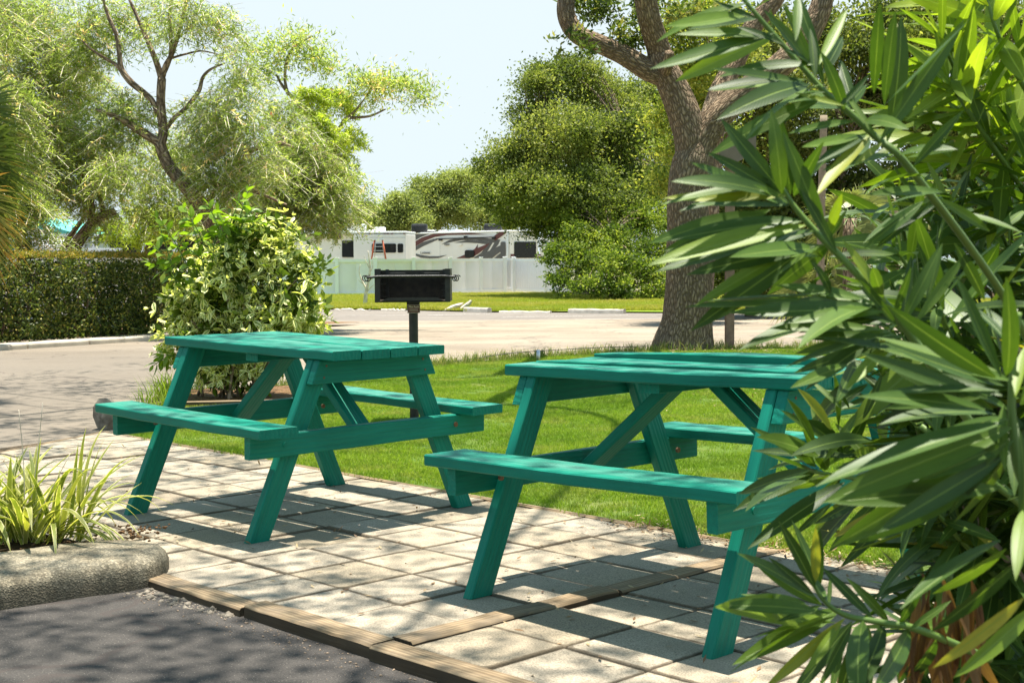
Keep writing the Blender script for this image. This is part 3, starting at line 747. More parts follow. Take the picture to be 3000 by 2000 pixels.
# front lip with sloping ends
lipz = zb+0.018
V = [(x0_+0.01, -dp/2, zb), (x1_-0.01, -dp/2, zb), (x1_-0.045, -dp/2, zb+0.010), (x1_-0.085, -dp/2, zb+0.030), (x0_+0.085, -dp/2, zb+0.030), (x0_+0.045, -dp/2, zb+0.010)]
bm = bmesh.new(); f = bm.faces.new([bm.verts.new(v) for v in V]); r_ = bmesh.ops.extrude_face_region(bm, geom=[f])
bmesh.ops.translate(bm, vec=(0, 0.005, 0), verts=[v for v in r_['geom'] if isinstance(v, bmesh.types.BMVert)]); bmesh.ops.recalc_face_normals(bm, faces=bm.faces)
me = bpy.data.meshes.new('front_lip'); bm.to_mesh(me); bm.free(); link('front_lip', me, steel, G)
# raised cooking grate and its long handle bar with coils
zg = gl(1212, 811).z
for q in range(11): cyl('grate_bar', (mid, -dp/2+0.06+q*0.025, zg+0.006), 0.0045, wd-0.08, steel, G, Matrix.Rotation(PI/2, 3, 'Y'), 8)
for s in (-1, 1): box('grate_plate', (mid+s*0.115, 0.02, zg+0.024), (0.10, 0.16, 0.004), M['burnt_steel'], G)
hx0, hx1 = gl(1085, 812).x, gl(1338, 812).x
tube('grate_handle', [(hx0, -dp/2-0.05, zg-0.002), (hx0+0.03, -dp/2-0.05, zg+0.002), (mid-0.2, -dp/2-0.03, zg+0.006), (mid, -dp/2-0.03, zg+0.006), (mid+0.2, -dp/2-0.03, zg+0.006), (hx1-0.03, -dp/2-0.05, zg+0.002), (hx1, -dp/2-0.05, zg)], [0.0085]*7, steel, G, 10)
for s, xx in ((-1, hx0), (1, hx1)):
    pts = [(xx-s*(-0.0)+0.016*math.sin(k*0.55)*1.0+s*(-0.012+0.0012*k), -dp/2-0.05+0.006*math.sin(k*0.3), zg-0.006+0.0185*math.cos(k*0.55)) for k in range(26)]
    tube('coil_handle', pts, [0.0035]*5, steel, G, 6, 2)
cw = 0.062
box('post_collar', (0, -0.0, gl(1212, 893).z), (0.083, 0.075, 0.055), steel, G)
box('post_sleeve', (0, -0.0, gl(1212, 908).z), (0.074, 0.070, 0.040), steel, G)
pl = box('name_plate', (0.006, -0.0415, gl(1212, 904).z), (0.083, 0.003, 0.054), M['label_text'], G)
pr_ = box('plate_face', (0.006, -0.0435, gl(1212, 904).z), (0.078, 0.003, 0.049), M['label_red'], None); pr_.parent = pl
def text_mesh(name, s, size, mat, loc, rot, parent, ext=0.0008, sx=1.0, bold=0.0):
    cu = bpy.data.curves.new(name, 'FONT'); cu.body = s; cu.size = size; cu.align_x = 'CENTER'; cu.align_y = 'CENTER'; cu.extrude = ext; cu.offset = bold
    tmp = bpy.data.objects.new(name, cu); col.objects.link(tmp)
    dg = bpy.context.evaluated_depsgraph_get(); me = bpy.data.meshes.new_from_object(tmp.evaluated_get(dg))
    bpy.data.objects.remove(tmp)
    o = link(name, me, mat, parent); o.location = loc; o.rotation_euler = rot; o.scale = (sx, 1, 1); return o
text_mesh('plate_lettering', 'Pilot Rock', 0.017, M['label_text'], (0.006, -0.0455, gl(1212, 904).z+0.014), (PI/2, 0, 0), pl, 0.0005, 0.95, 0.0006)
for q in range(3): 
    b_ = box('plate_line', (0.006, -0.0455, gl(1212, 904).z+0.001-q*0.0075), (0.064-0.008*(q % 2), 0.0012, 0.0017), M['label_text'], None); b_.parent = pl

# ================================================================== FAR BACKGROUND: fence, caravans, homes
def vertical_panel(name, A, B, z0, z1, grooves, mat, parent, depth=0.02):
    """Tongue and groove infill: boards with sunk joints."""
    A, B = Vector((*A[:2], 0)), Vector((*B[:2], 0)); d = B-A; L = d.length; d.normalize(); n_ = Vector((d.y, -d.x, 0))
    V, F = [], []; k = max(2, int(L/grooves)); xs = []
    for q in range(k):
        xs += [(q*L/k+0.004, 0), (q*L/k+0.012, depth*0.4), ((q+1)*L/k-0.012, depth*0.4), ((q+1)*L/k-0.004, 0)]
    for (x, o) in xs:
        for z in (z0, z1): p = A+d*x+n_*o; V.append((p.x, p.y, z))
    F = [(2*q, 2*q+2, 2*q+3, 2*q+1) for q in range(len(xs)-1)]
    return link(name, fast_mesh(name, V, F), mat, parent)
def white_fence(label, posts, h, grooved=0.16, group=None):
    """posts: ground points left to right"""
    f = empty('vinyl_fence', posts[0]); tag(f, label, 'fence', group); inv = Vector(posts[0])
    P = [Vector(p)-inv for p in posts]
    for k, p in enumerate(P):
        po = box('fence_post', (p.x, p.y, p.z+(h+0.06)/2), (0.17, 0.17, h+0.06), M['white'], f)
        c_ = box('post_cap', (p.x, p.y, p.z+h+0.075), (0.22, 0.22, 0.04), M['white'], None, None, 0.008); c_.parent = po
    for a, b in zip(P[:-1], P[1:]):
        d = (b-a); L = d.length; ang = math.atan2(d.y, d.x); m_ = (a+b)/2; rot = Matrix.Rotation(ang, 3, 'Z')
        vertical_panel('fence_panel', a+Vector((0, 0.03, 0)), b+Vector((0, 0.03, 0)), m_.z+0.12, m_.z+h-0.12, grooved, M['panel'], f)
        box('top_rail', (m_.x, m_.y, m_.z+h-0.06), (L-0.13, 0.06, 0.14), M['white'], f, rot)
        box('bottom_rail', (m_.x, m_.y, m_.z+0.10), (L-0.13, 0.06, 0.14), M['white'], f, rot)
    return f
def fp(x, y):                      # a fence post foot from its pixel on the verge
    Y = 60.0
    for _ in range(6): p = on(x, y, gz(Y)+0.02); Y = p.y
    return (p.x, p.y, gz(p.y))
white_fence('long white vinyl privacy fence across the verge in front of the caravans', [fp(*p) for p in ((640, 868.5), (760, 867.5), (876, 866.5), (988, 865.5), (1101, 864.5), (1213, 862), (1320, 859), (1410, 856), (1479, 854))], 1.78, 1.2)
white_fence('short shaded white fence return with vertical boards beside the green bush', [fp(1507, 853), fp(1600, 855.5), fp(1668, 857)], 1.76, 0.16)
white_fence('narrow white fence piece joining the long fence at its right corner', [fp(1481, 853.6), fp(1504, 852.6)], 1.80, 0.16)
white_fence('white fence seen through the oleander leaves on the far right', [(at(x, 800, 52).x, 52, -0.52) for x in (2560, 2700, 2840, 2980, 3120)], 1.6)
white_fence('low white fence whose top shows just above the clipped hedge', [(at(x, 800, 30).x, 30, -0.28) for x in (-160, 10, 180, 350, 520)], 1.47)

# --- caravans
def plane_pt(x, y, P0, N):
    d = ray(x, y); o = Vector((0, 0, CH)); return o+d*((P0-o).dot(N)/d.dot(N))
def flat_poly(name, pts, N, mat, parent, off=0.006, th=0.006):
    """A thin plate with the outline pts, standing proud of its wall along N."""
    bm = bmesh.new(); f = bm.faces.new([bm.verts.new(p+N*off) for p in pts])
    r_ = bmesh.ops.extrude_face_region(bm, geom=[f]); bmesh.ops.translate(bm, vec=N*th, verts=[v for v in r_['geom'] if isinstance(v, bmesh.types.BMVert)])
    bmesh.ops.recalc_face_normals(bm, faces=bm.faces); bmesh.ops.triangulate(bm, faces=bm.faces)
    me = bpy.data.meshes.new(name); bm.to_mesh(me); bm.free()
    o = link(name, me, mat); o.parent = parent; o.matrix_parent_inverse = parent.matrix_world.inverted() if parent.location.length == 0 else Matrix.Translation(-parent.location)
    return o
def put(o, parent):
    o.parent = parent; o.matrix_parent_inverse = Matrix.Translation(-parent.location); return o
Z_ = lambda zx, zy: (960+0.31463*zx, 620+0.31463*zy)
def body_box(name, C, dx, L, dy, Wd, z0, z1, mat, bevel=0.06):
    """box with corner C, along dx (length L) and dy (depth Wd)"""
    c = C+dx*L/2+dy*Wd/2; rot = Matrix((dx, dy, Vector((0, 0, 1)))).transposed()
    o = box(name, (0, 0, 0), (L, Wd, z1-z0), mat, None, rot, bevel); o.location = (c.x, c.y, (z0+z1)/2); return o
# the large caravan: side facing left front, rear facing right front
CA = at(1495, 800, 78.0); CA.z = 0
s45 = math.sqrt(0.5)
dS = Vector((-math.cos(R(42)), math.sin(R(42)), 0)); nS = Vector((-dS.y, dS.x, 0)); nS = nS if nS.y < 0 else -nS
dR = -nS; nR = -dS
zt_ = plane_pt(*Z_(1700, 172), CA, nS).z
rv = empty('caravan', (CA.x, CA.y, gz(80))); tag(rv, 'large cream caravan with dark and maroon swooshes and a ladder at its rear', 'caravan')
put(body_box('body', CA, dS, 11.5, dR, 2.45, 0.35, zt_-0.08, M['rv_white'], 0.10), rv)
put(body_box('roof', CA-dS*0.04+nS*0.04, dS, 11.6, dR, 2.53, zt_-0.10, zt_, M['roof_white'], 0.05), rv)
def side(pts): return [plane_pt(*Z_(*p), CA, nS) for p in pts]
def rear(pts): return [plane_pt(*Z_(*p), CA, nR) for p in pts]
sw = [  # (colour, outline in the wall's own picture)
 ('char', [(733, 250), (780, 215), (850, 192), (935, 180), (1040, 180), (950, 205), (870, 237), (800, 275), (733, 325)]),
 ('maroon', [(733, 342), (800, 285), (880, 240), (980, 208), (1100, 196), (1320, 198), (1495, 212), (1300, 215), (1110, 219), (1000, 236), (900, 275), (810, 330), (733, 392)]),
 ('char', [(733, 400), (800, 338), (890, 284), (985, 254), (1060, 246), (990, 278), (890, 322), (810, 368), (750, 415), (733, 420)]),
 ('char', [(812, 388), (870, 404), (950, 415), (1030, 415), (1112, 404), (1040, 432), (950, 436), (870, 430), (822, 410)]),
 ('char', [(1060, 305), (1140, 262), (1230, 244), (1340, 238), (1470, 246), (1610, 262), (1590, 305), (1525, 385), (1500, 385), (1555, 290), (1470, 274), (1380, 264), (1250, 266), (1150, 284)]),
 ('char', [(1180, 290), (1300, 266), (1420, 268), (1540, 286), (1475, 390), (1415, 432), (1360, 432), (1430, 385), (1490, 306), (1400, 294), (1290, 288)]),
 ('maroon', [(1200, 434), (1290, 396), (1400, 338), (1515, 290), (1480, 332), (1405, 392), (1325, 434)]),
 ('maroon', [(1530, 246), (1600, 190), (1675, 190), (1565, 270)]),
 ('maroon', [(1340, 368), (1375, 345), (1402, 304), (1396, 348), (1376, 372)]),
 ('char', [(1400, 434), (1460, 388), (1550, 345), (1625, 308), (1642, 306), (1642, 350), (1570, 404), (1535, 434)]),
 ('char', [(1553, 434), (1600, 396), (1642, 372), (1642, 434)]),
 ('char', [(733, 412), (765, 425), (780, 434), (733, 434)]),
]
for q, (c_, pts) in enumerate(sw): flat_poly('stripe', side(pts), nS, M[c_], rv, 0.004+0.0035*q, 0.003)
def side_rect(name, x0, y0, x1, y1, mat, off=0.05, th=0.03, f=side, N=nS): return flat_poly(name, f([(x0, y0), (x1, y0), (x1, y1), (x0, y1)]), N, mat, rv, off, th)
def rounded(x0, y0, x1, y1, r): 
    o = []
    for cx, cy, a0 in ((x1-r, y0+r, -90), (x1-r, y1-r, 0), (x0+r, y1-r, 90), (x0+r, y0+r, 180)):
        for t in range(4): a = R(a0+t*30); o.append((cx+r*math.cos(a), cy+r*math.sin(a)))
    return o
flat_poly('window', side(rounded(1617, 280, 1660, 428, 14)), nS, M['char'], rv, 0.055, 0.02)
flat_poly('window', side(rounded(1284, 358, 1370, 428, 16)), nS, M['glass'], rv, 0.055, 0.02)
side_rect('storage_hatch', 1222, 292, 1255, 316, M['rv_white'], 0.05, 0.02)
side_rect('vent', 1092, 300, 1140, 306, M['char'], 0.05, 0.02); side_rect('vent', 1092, 309, 1136, 314, M['char'], 0.05, 0.02)
side_rect('seam', 792, 190, 795, 430, M['frame_dark'], 0.05, 0.004); side_rect('seam', 1050, 240, 1052, 430, M['alu'], 0.05, 0.004)
side_rect('side_trim', 1672, 195, 1690, 430, M['roof_white'], 0.05, 0.02)
aw = side([(1022, 254), (1560, 236)])
put(tube('awning_arm', [aw[0]+nS*0.12, aw[1]+nS*0.12], [0.035, 0.035], M['frame_dark'], None, 8, 2), rv)
for (zx, zy) in ((1060, 262), (1295, 236), (1555, 245), (770, 232)):
    p = side([(zx, zy)])[0]+nS*0.1; o = box('light', (0, 0, 0), (0.22, 0.1, 0.12), M['frame_dark'], None, None, 0.01); o.location = p; put(o, rv)
def rv_text(s, zx, zy, size, N, mat, f, sx=1.0):
    p = f([(zx, zy)])[0]+N*0.07; xax = Vector((-N.y, N.x, 0)); 
    o = text_mesh('lettering', s, size, mat, (0, 0, 0), (0, 0, 0), None, 0.003, 1.0, 0.004)
    rm = Matrix((xax*sx, Vector((0, 0, 1)), N)).transposed(); o.matrix_world = Matrix.Translation(p) @ rm.to_4x4(); put(o, rv)
def spaced(s): return s
big = 'L'; 
rv_text('L', 875, 384, 0.20, nS, M['char'], side); rv_text('ANDMARK', 922, 386, 0.155, nS, M['char'], side, 0.95)
rv_text('L', 1790, 216, 0.20, nR, M['char'], rear); rv_text('ANDMARK', 1853, 218, 0.155, nR, M['char'], rear, 1.15)
flat_poly('rear_window', rear(rounded(1736, 280, 1936, 430, 10)), nR, M['glass'], rv, 0.02, 0.02)
flat_poly('rear_band', rear([(1703, 395), (1985, 395), (1985, 432), (1703, 432)]), nR, M['maroon'], rv, 0.006, 0.006)
ld = rear([(1940, 235), (1940, 470), (1978, 235), (1978, 470)])
for a_, b_ in ((ld[0], ld[1]), (ld[2], ld[3])): put(tube('ladder_rail', [a_+nR*0.12, b_+nR*0.12], [0.016, 0.016], M['roof_white'], None, 6, 2), rv)
for q in range(6):
    a_ = ld[0].lerp(ld[1], (q+0.5)/6)+nR*0.12; b_ = ld[2].lerp(ld[3], (q+0.5)/6)+nR*0.12
    put(tube('ladder_rung', [a_, b_], [0.014, 0.014], M['roof_white'], None, 6, 2), rv)
for q in range(5):
    p = rear([(1805+q*20, 184)])[0]+nR*0.02; o = box('marker_light', (0, 0, 0), (0.06, 0.04, 0.035), M['maroon'], None); o.location = p; put(o, rv)
def roof_pod(name, x, w, h, mat, parent, Y, zbase, depth=0.8):
    p = at(x, 650, Y); o = box(name, (0, 0, 0), (w, depth, h), mat, None, None, min(0.12, h*0.35)); o.location = (p.x, Y, zbase+h/2); put(o, parent)
zr = zt_-0.01
roof_pod('air_conditioner', 1229, 0.95, 0.52, M['frame_dark'], rv, 83.2, zr); roof_pod('air_conditioner', 1444, 1.05, 0.42, M['frame_dark'], rv, 79.8, zr)
roof_pod('roof_vent', 1250, 1.0, 0.15, M['roof_white'], rv, 83.5, zr); roof_pod('roof_vent', 1298, 0.5, 0.12, M['roof_white'], rv, 82.5, zr); roof_pod('roof_vent', 1345, 0.45, 0.12, M['roof_white'], rv, 82.0, zr)
roof_pod('roof_rack', 1565, 0.5, 0.10, M['roof_white'], rv, 79.6, zr)
# the white caravan on its left
CB = at(1190, 800, 73.0); CB.z = 0; dB = Vector((-math.cos(R(7)), math.sin(R(7)), 0)); nB = Vector((-dB.y, dB.x, 0)); nB = nB if nB.y < 0 else -nB
rb = empty('caravan', (CB.x, CB.y, gz(75))); tag(rb, 'plain white caravan with three dark windows left of the striped one', 'caravan')
zb_ = plane_pt(*Z_(700, 190), CB, nB).z; zb2 = plane_pt(*Z_(700, 175), CB, nB).z
Bp = lambda pts: [plane_pt(*Z_(*p), CB, nB) for p in pts]
put(body_box('body', CB-nB*0.45, dB, 8.6, -nB, 2.3, 0.3, zb_-0.06, M['rv_white'], 0.08), rb)
put(body_box('slide_out', CB, dB, (Bp([(385, 300)])[0]-CB).length-0.0, -nB, 0.5, 0.4, zb_-0.10, M['rv_white'], 0.04), rb)
put(body_box('roof', CB-nB*0.0, dB, 8.7, -nB, 2.8, zb_-0.07, zb_+0.05, M['roof_white'], 0.04), rb)
for rect in ((412, 298, 637, 382), (652, 298, 703, 382)):
    w_ = flat_poly('window', Bp(rounded(*rect, 12)), nB, M['glass'], rb, 0.01, 0.03)
w_ = flat_poly('window', Bp(rounded(116, 268, 250, 424, 10)), nB, M['glass'], rb, -0.44, 0.04)
flat_poly('seam', Bp([(300, 200), (303, 200), (303, 425), (300, 425)]), nB, M['frame_dark'], rb, -0.44, 0.004)
flat_poly('roof_edge_line', Bp([(390, 240), (725, 240), (725, 244), (390, 244)]), nB, M['alu'], rb, 0.01, 0.006)
for q in (395, 530, 560, 600, 715):
    p = Bp([(q, 205)])[0]; o = box('marker_light', (0, 0, 0), (0.12, 0.04, 0.04), M['maroon'], None); o.location = p+nB*0.02; put(o, rb)
def pod2(x, w, h, mat): 
    p = at(x, 650, 74.0); o = box('roof_vent', (0, 0, 0), (w, 0.7, h), mat, None, None, 0.04); o.location = (p.x, 74.0, zb_+0.03+h/2); put(o, rb)
pod2(1080, 0.9, 0.12, M['roof_white']); pod2(1113, 0.55, 0.26, M['roof_white']); pod2(1030, 1.5, 0.42, M['roof_white'])
# the third, mostly behind the bush
CC = at(1584, 800, 86.0); CC.z = 0; rc = empty('caravan', (CC.x, CC.y, gz(86))); tag(rc, 'white trailer with a thin teal stripe showing between caravan and green tree', 'trailer')
ztc = at(1600, 690, 86).z
put(body_box('body', CC, Vector((1, 0, 0)), 5.5, Vector((0, 1, 0)), 2.4, 0.2, ztc-0.05, M['rv_white'], 0.08), rc)
put(body_box('roof', CC+Vector((-0.05, -0.05, 0)), Vector((1, 0, 0)), 5.6, Vector((0, 1, 0)), 2.5, ztc-0.05, ztc+0.07, M['roof_white'], 0.03), rc)
put(body_box('stripe', CC+Vector((0, -0.02, 0)), Vector((1, 0, 0)), 5.4, Vector((0, 1, 0)), 0.02, ztc-0.52, ztc-0.42, M['teal_roof'], 0.002), rc)
# stepladder standing before the white caravan
sl0 = at(1110, 800, 71.6); lad = empty('stepladder', (sl0.x, 71.6, gz(71.6))); tag(lad, 'orange stepladder with white top standing before the white caravan', 'ladder')
lz = lambda y: at(1110, y, 71.6).z
for s in (-1, 1):
    put(tube('rail', [Vector((sl0.x+s*0.42, 71.6, lz(775))), Vector((sl0.x+s*0.2, 71.6, lz(703)))], [0.045, 0.045], M['orange'], None, 6, 2), lad)
    put(tube('back_rail', [Vector((sl0.x+s*0.30, 72.2, lz(775))), Vector((sl0.x+s*0.17, 71.75, lz(703)))], [0.025, 0.025], M['alu'], None, 6, 2), lad)
for q in range(6):
    z = lz(703)+(lz(775)-lz(703))*(q+0.6)/6; hw = 0.2+0.22*(q+0.6)/6
    o = box('step', (0, 0, 0), (hw*2, 0.08, 0.03), M['alu'], None); o.location = (sl0.x, 71.62, z); put(o, lad)
o = box('top_cap', (0, 0, 0), (0.5, 0.25, 0.08), M['roof_white'], None); o.location = (sl0.x, 71.65, lz(701)); put(o, lad)

# --- homes and carport behind the hedge on the left
def gable(name, x0, x1, yb, Y, ridge, eave, mat, depth, over=0.3):
    V = [(x0-over, Y-over, eave), ((x0+x1)/2, Y-over, ridge), (x1+over, Y-over, eave), (x0-over, Y+depth, eave), ((x0+x1)/2, Y+depth, ridge), (x1+over, Y+depth, eave)]
    F = [(0, 1, 4, 3), (1, 2, 5, 4)]
    me = bpy.data.meshes.new(name); me.from_pydata(V, [], F); o = link(name, me, mat)
    md = o.modifiers.new('s', 'SOLIDIFY'); md.thickness = 0.16; return o
HY = 41.0
hx = lambda x: at(x, 700, HY).x
hz = lambda y: at(100, y, HY).z
home = empty('mobile_home', (hx(60), HY, gz(HY))); tag(home, 'white mobile home with a teal trimmed gable roof behind the hedge', 'house')
put(body_box('wall', Vector((hx(-120), HY, 0)), Vector((1, 0, 0)), hx(185)-hx(-120), Vector((0, 1, 0)), 6, -0.4, hz(676), M['roof_white'], 0.01), home)
put(gable('roof', hx(-120), hx(185), 0, HY, hz(628), hz(680), M['teal_roof'], 6), home)
V = [(hx(-115), HY-0.02, hz(678)), (hx(180), HY-0.02, hz(678)), ((hx(-115)+hx(180))/2, HY-0.02, hz(636))]
me = bpy.data.meshes.new('gable_end'); me.from_pydata(V, [], [(0, 1, 2)]); put(link('gable_end', me, M['roof_white']), home)
w_ = box('window', (0, 0, 0), (0.9, 0.05, 0.55), M['glass'], None); w_.location = (hx(120), HY-0.03, hz(725)); put(w_, home)
w_ = box('window', (0, 0, 0), (0.7, 0.05, 0.5), M['blue'], None); w_.location = (hx(20), HY-0.03, hz(728)); put(w_, home)
cp = empty('carport', (hx(400), HY, gz(HY))); tag(cp, 'carport with sloping white roof, rail and dark green wall behind the hedge', 'carport')
put(body_box('back_wall', Vector((hx(235), HY+3, 0)), Vector((1, 0, 0)), hx(640)-hx(235), Vector((0, 1, 0)), 0.2, -0.4, hz(690), M['frame_dark'], 0.01), cp)
V = [(hx(345), HY, hz(684)), (hx(470), HY, hz(652)), (hx(700), HY, hz(648)), (hx(700), HY+6, hz(648)), (hx(470), HY+6, hz(652)), (hx(345), HY+6, hz(684))]
me = bpy.data.meshes.new('roof'); me.from_pydata(V, [], [(0, 1, 4, 5), (1, 2, 3, 4)]); o = put(link('roof', me, M['roof_white']), cp); md = o.modifiers.new('s', 'SOLIDIFY'); md.thickness = 0.25
put(body_box('fascia', Vector((hx(345), HY-0.05, 0)), Vector((1, 0, 0)), hx(700)-hx(345), Vector((0, 1, 0)), 0.05, hz(694), hz(668), M['roof_white'], 0.005), cp)
put(body_box('flat_awning', Vector((hx(225), HY-0.3, 0)), Vector((1, 0, 0)), hx(300)-hx(225), Vector((0, 1, 0)), 2.6, hz(694), hz(688), M['roof_white'], 0.005), cp)
put(body_box('rail', Vector((hx(237), HY-0.4, 0)), Vector((1, 0, 0)), hx(362)-hx(237), Vector((0, 1, 0)), 0.08, hz(741), hz(729), M['roof_white'], 0.005), cp)
for x in (288, 330, 360, 430, 520): put(body_box('post', Vector((hx(x)-0.06, HY-0.45, 0)), Vector((1, 0, 0)), 0.13, Vector((0, 1, 0)), 0.13, -0.4, hz(690 if x < 300 or x > 400 else 729), M['roof_white'], 0.005), cp)
ca = empty('car', (hx(400), 33.0, gz(33))); tag(ca, 'grey car whose roof shows above the hedge by the leafy shrub', 'car')
cx_ = at(400, 750, 33).x; czt = at(400, 744, 33).z
prof = [(-2.2, -0.35), (-2.25, 0.35), (-1.6, 0.52), (-1.0, 0.95), (-0.4, 1.12), (0.7, 1.14), (1.5, 0.72), (2.2, 0.58), (2.3, 0.2), (2.25, -0.35)]
V = [(cx_+x, 33+s*0.85*(1-0.12*max(0, z-0.5)), czt-1.14+z) for s in (-1, 1) for x, z in prof]
nP = len(prof); F = [tuple(range(nP-1, -1, -1)), tuple(range(nP, 2*nP))]+[(k, (k+1) % nP, nP+(k+1) % nP, nP+k) for k in range(nP)]
me = bpy.data.meshes.new('body'); me.from_pydata(V, [], F); o = put(link('body', me, M['grey_metal']), ca); md = o.modifiers.new('b', 'BEVEL'); md.width = 0.08; md.segments = 3
o = box('side_window', (0, 0, 0), (1.9, 0.02, 0.34), M['glass'], None); o.location = (cx_-0.1, 33-0.80, czt-0.33); put(o, ca)
for x in (-1.4, 1.4): put(cyl('wheel', (cx_+x, 33-0.80, czt-1.42), 0.31, 0.2, M['frame_dark'], None, Matrix.Rotation(PI/2, 3, 'X'), 20), ca)
# lattice screen
lt0 = at(95, 750, 36.0); ltx = at(245, 750, 36.0); z0, z1 = at(100, 752, 36).z, at(100, 690, 36).z
lat = empty('lattice_screen', (lt0.x, 36, gz(36))); tag(lat, 'white diagonal lattice screen behind the leaning trunk above the hedge', 'lattice')
parts = []; Wl = ltx.x-lt0.x; Hl = z1-z0; pitch = 0.105
for s in (-1, 1):
    for q in range(-int(Hl/pitch)-1, int((Wl+Hl)/pitch)+2):
        u0 = q*pitch; pts = []
        a0 = max(0, -u0 if s > 0 else u0-Wl); 
        # line x = u0 + s*z inside the rectangle
        zs_ = [z for z in np.linspace(0, Hl, 40) if 0 <= u0+s*z <= Wl]
        if len(zs_) < 2: continue
        za, zb2_ = zs_[0], zs_[-1]; yy = 36-0.006*s
        A_ = np.array([lt0.x+u0+s*za, yy, z0+za]); B_ = np.array([lt0.x+u0+s*zb2_, yy, z0+zb2_])
        w_ = np.array([0.018, 0, -0.018*s]); t_ = np.array([0, 0.008, 0])
        V = np.array([A_-w_-t_, A_+w_-t_, B_+w_-t_, B_-w_-t_, A_-w_+t_, A_+w_+t_, B_+w_+t_, B_-w_+t_])
        F = np.array([(0, 1, 2, 3), (7, 6, 5, 4), (0, 4, 5, 1), (1, 5, 6, 2), (2, 6, 7, 3), (3, 7, 4, 0)]); parts.append((V, F, {}))
V, F, A = concat(parts); o = put(link('lattice_slats', fast_mesh('lattice_slats', V, F), M['roof_white']), lat); o['kind'] = 'stuff'
for (x, z, w, h) in (((lt0.x+ltx.x)/2, z1, Wl, 0.08), ((lt0.x+ltx.x)/2, z0, Wl, 0.08)):
    o = box('frame_bar', (0, 0, 0), (w, 0.05, h), M['roof_white'], None); o.location = (x, 35.97, z); put(o, lat)
# iron pickets glimpsed through the hedge
pk = empty('picket_fence', (-9.3, 24, 0)); tag(pk, 'thin black iron picket fence hidden in the left hedge', 'fence')
pa, pb = k0+kd*-4+kn*2.15, k0+kd*4.6+kn*2.15
nP = 60
for q in range(0, nP, 2):
    p = pa.lerp(pb, q/(nP-1)); put(cyl('picket', (p.x, p.y, 0.45), 0.010, 0.95, M['black_steel'], None, None, 6), pk)
for z in (0.15, 0.82):
    put(tube('rail', [Vector((pa.x, pa.y, z)), Vector((pb.x, pb.y, z))], [0.014, 0.014], M['black_steel'], None, 6, 2), pk)

# --- wheel stops and broken concrete along the verge
def wheel_stop(label, a, b, h=0.13, w=0.16, broken=0.0):
    A, B = on(*a, -0.5), on(*b, -0.5); A.z = gz(A.y)-0.04; B.z = gz(B.y)-0.04
    d = (B-A); L = d.length; d.normalize(); side_ = Vector((-d.y, d.x, 0)); V, F = [], []; n = 12
    prof = [(-w/2, 0), (-w/2+0.02, h*0.75), (-w/2+0.045, h), (w/2-0.045, h), (w/2-0.02, h*0.75), (w/2, 0)]
    for q in range(n+1):
        f = q/n; e_ = 1-broken*abs(noise.noise(Vector((f*6, L, 2))))*1.6
        for (x, z) in prof:
            p = A+d*(L*f)+side_*x*e_+Vector((0, 0, z*e_)); V.append(p)
    m_ = len(prof); F = [(q*m_+k, q*m_+k+1, (q+1)*m_+k+1, (q+1)*m_+k) for q in range(n) for k in range(m_-1)]+[tuple(range(m_)), tuple(n*m_+k for k in range(m_-1, -1, -1))]
    me = bpy.data.meshes.new('wheel_stop'); me.from_pydata(V, [], F); tag(link('wheel_stop', me, M['stop']), label, 'wheel stop', 'wheel stops along the verge')
wheel_stop('low weathered wheel stop nearest the variegated shrub, partly sunk in grass', (978, 906), (1085, 907), 0.10, broken=0.7)
wheel_stop('thin worn wheel stop just left of the grill post', (1118, 907.5), (1188, 908), 0.10, broken=0.5)
wheel_stop('whole wheel stop right of the broken concrete chunks', (1364, 911), (1434, 914), 0.17, 0.2)
wheel_stop('long thin wheel stop right of centre, low on the asphalt edge', (1464, 915), (1614, 917), 0.09, broken=0.3)
wheel_stop('cracked pale wheel stop in front of the big green bush', (1668, 918), (1830, 921), 0.16, 0.2, broken=0.25)
wheel_stop('wheel stop behind the oak trunk, only its end showing', (1985, 925), (2115, 925), 0.12)
def rock(label, p, s, mat, grp=None, name='concrete_chunk', cat='rubble', rot=0.0, sub=2):
    bm = bmesh.new(); bmesh.ops.create_icosphere(bm, subdivisions=sub, radius=1.0)
    for v in bm.verts:
        k = 1+0.35*noise.noise(v.co*1.3+Vector(p))+0.15*noise.noise(v.co*3.5)
        v.co = Vector((v.co.x*s[0], v.co.y*s[1], v.co.z*s[2]))*k
    bmesh.ops.rotate(bm, matrix=Matrix.Rotation(rot, 3, 'Y'), verts=bm.verts)
    me = bpy.data.meshes.new(name); bm.to_mesh(me); bm.free(); o = link(name, me, mat); o.location = p; tag(o, label, cat, grp); return o
for (lb, x, y, s, r_) in (('left one of two broken concrete chunks on the verge edge', 1325, 906, (0.40, 0.14, 0.09), -0.45), ('right one of two broken concrete chunks, tilted beside the wheel stop', 1358, 906, (0.36, 0.14, 0.09), -0.75)):
    p = on(x, y, -0.47); rock(lb, (p.x, p.y, gz(p.y)+0.07), s, M['stop'], 'broken concrete chunks', rot=r_)
p = on(316, 1252, 0.0); rock('dark weathered stone at the far left corner of the terrace', (p.x-0.05, p.y+0.15, 0.06), (0.085, 0.10, 0.13), M['rock'], name='corner_stone', cat='stone')

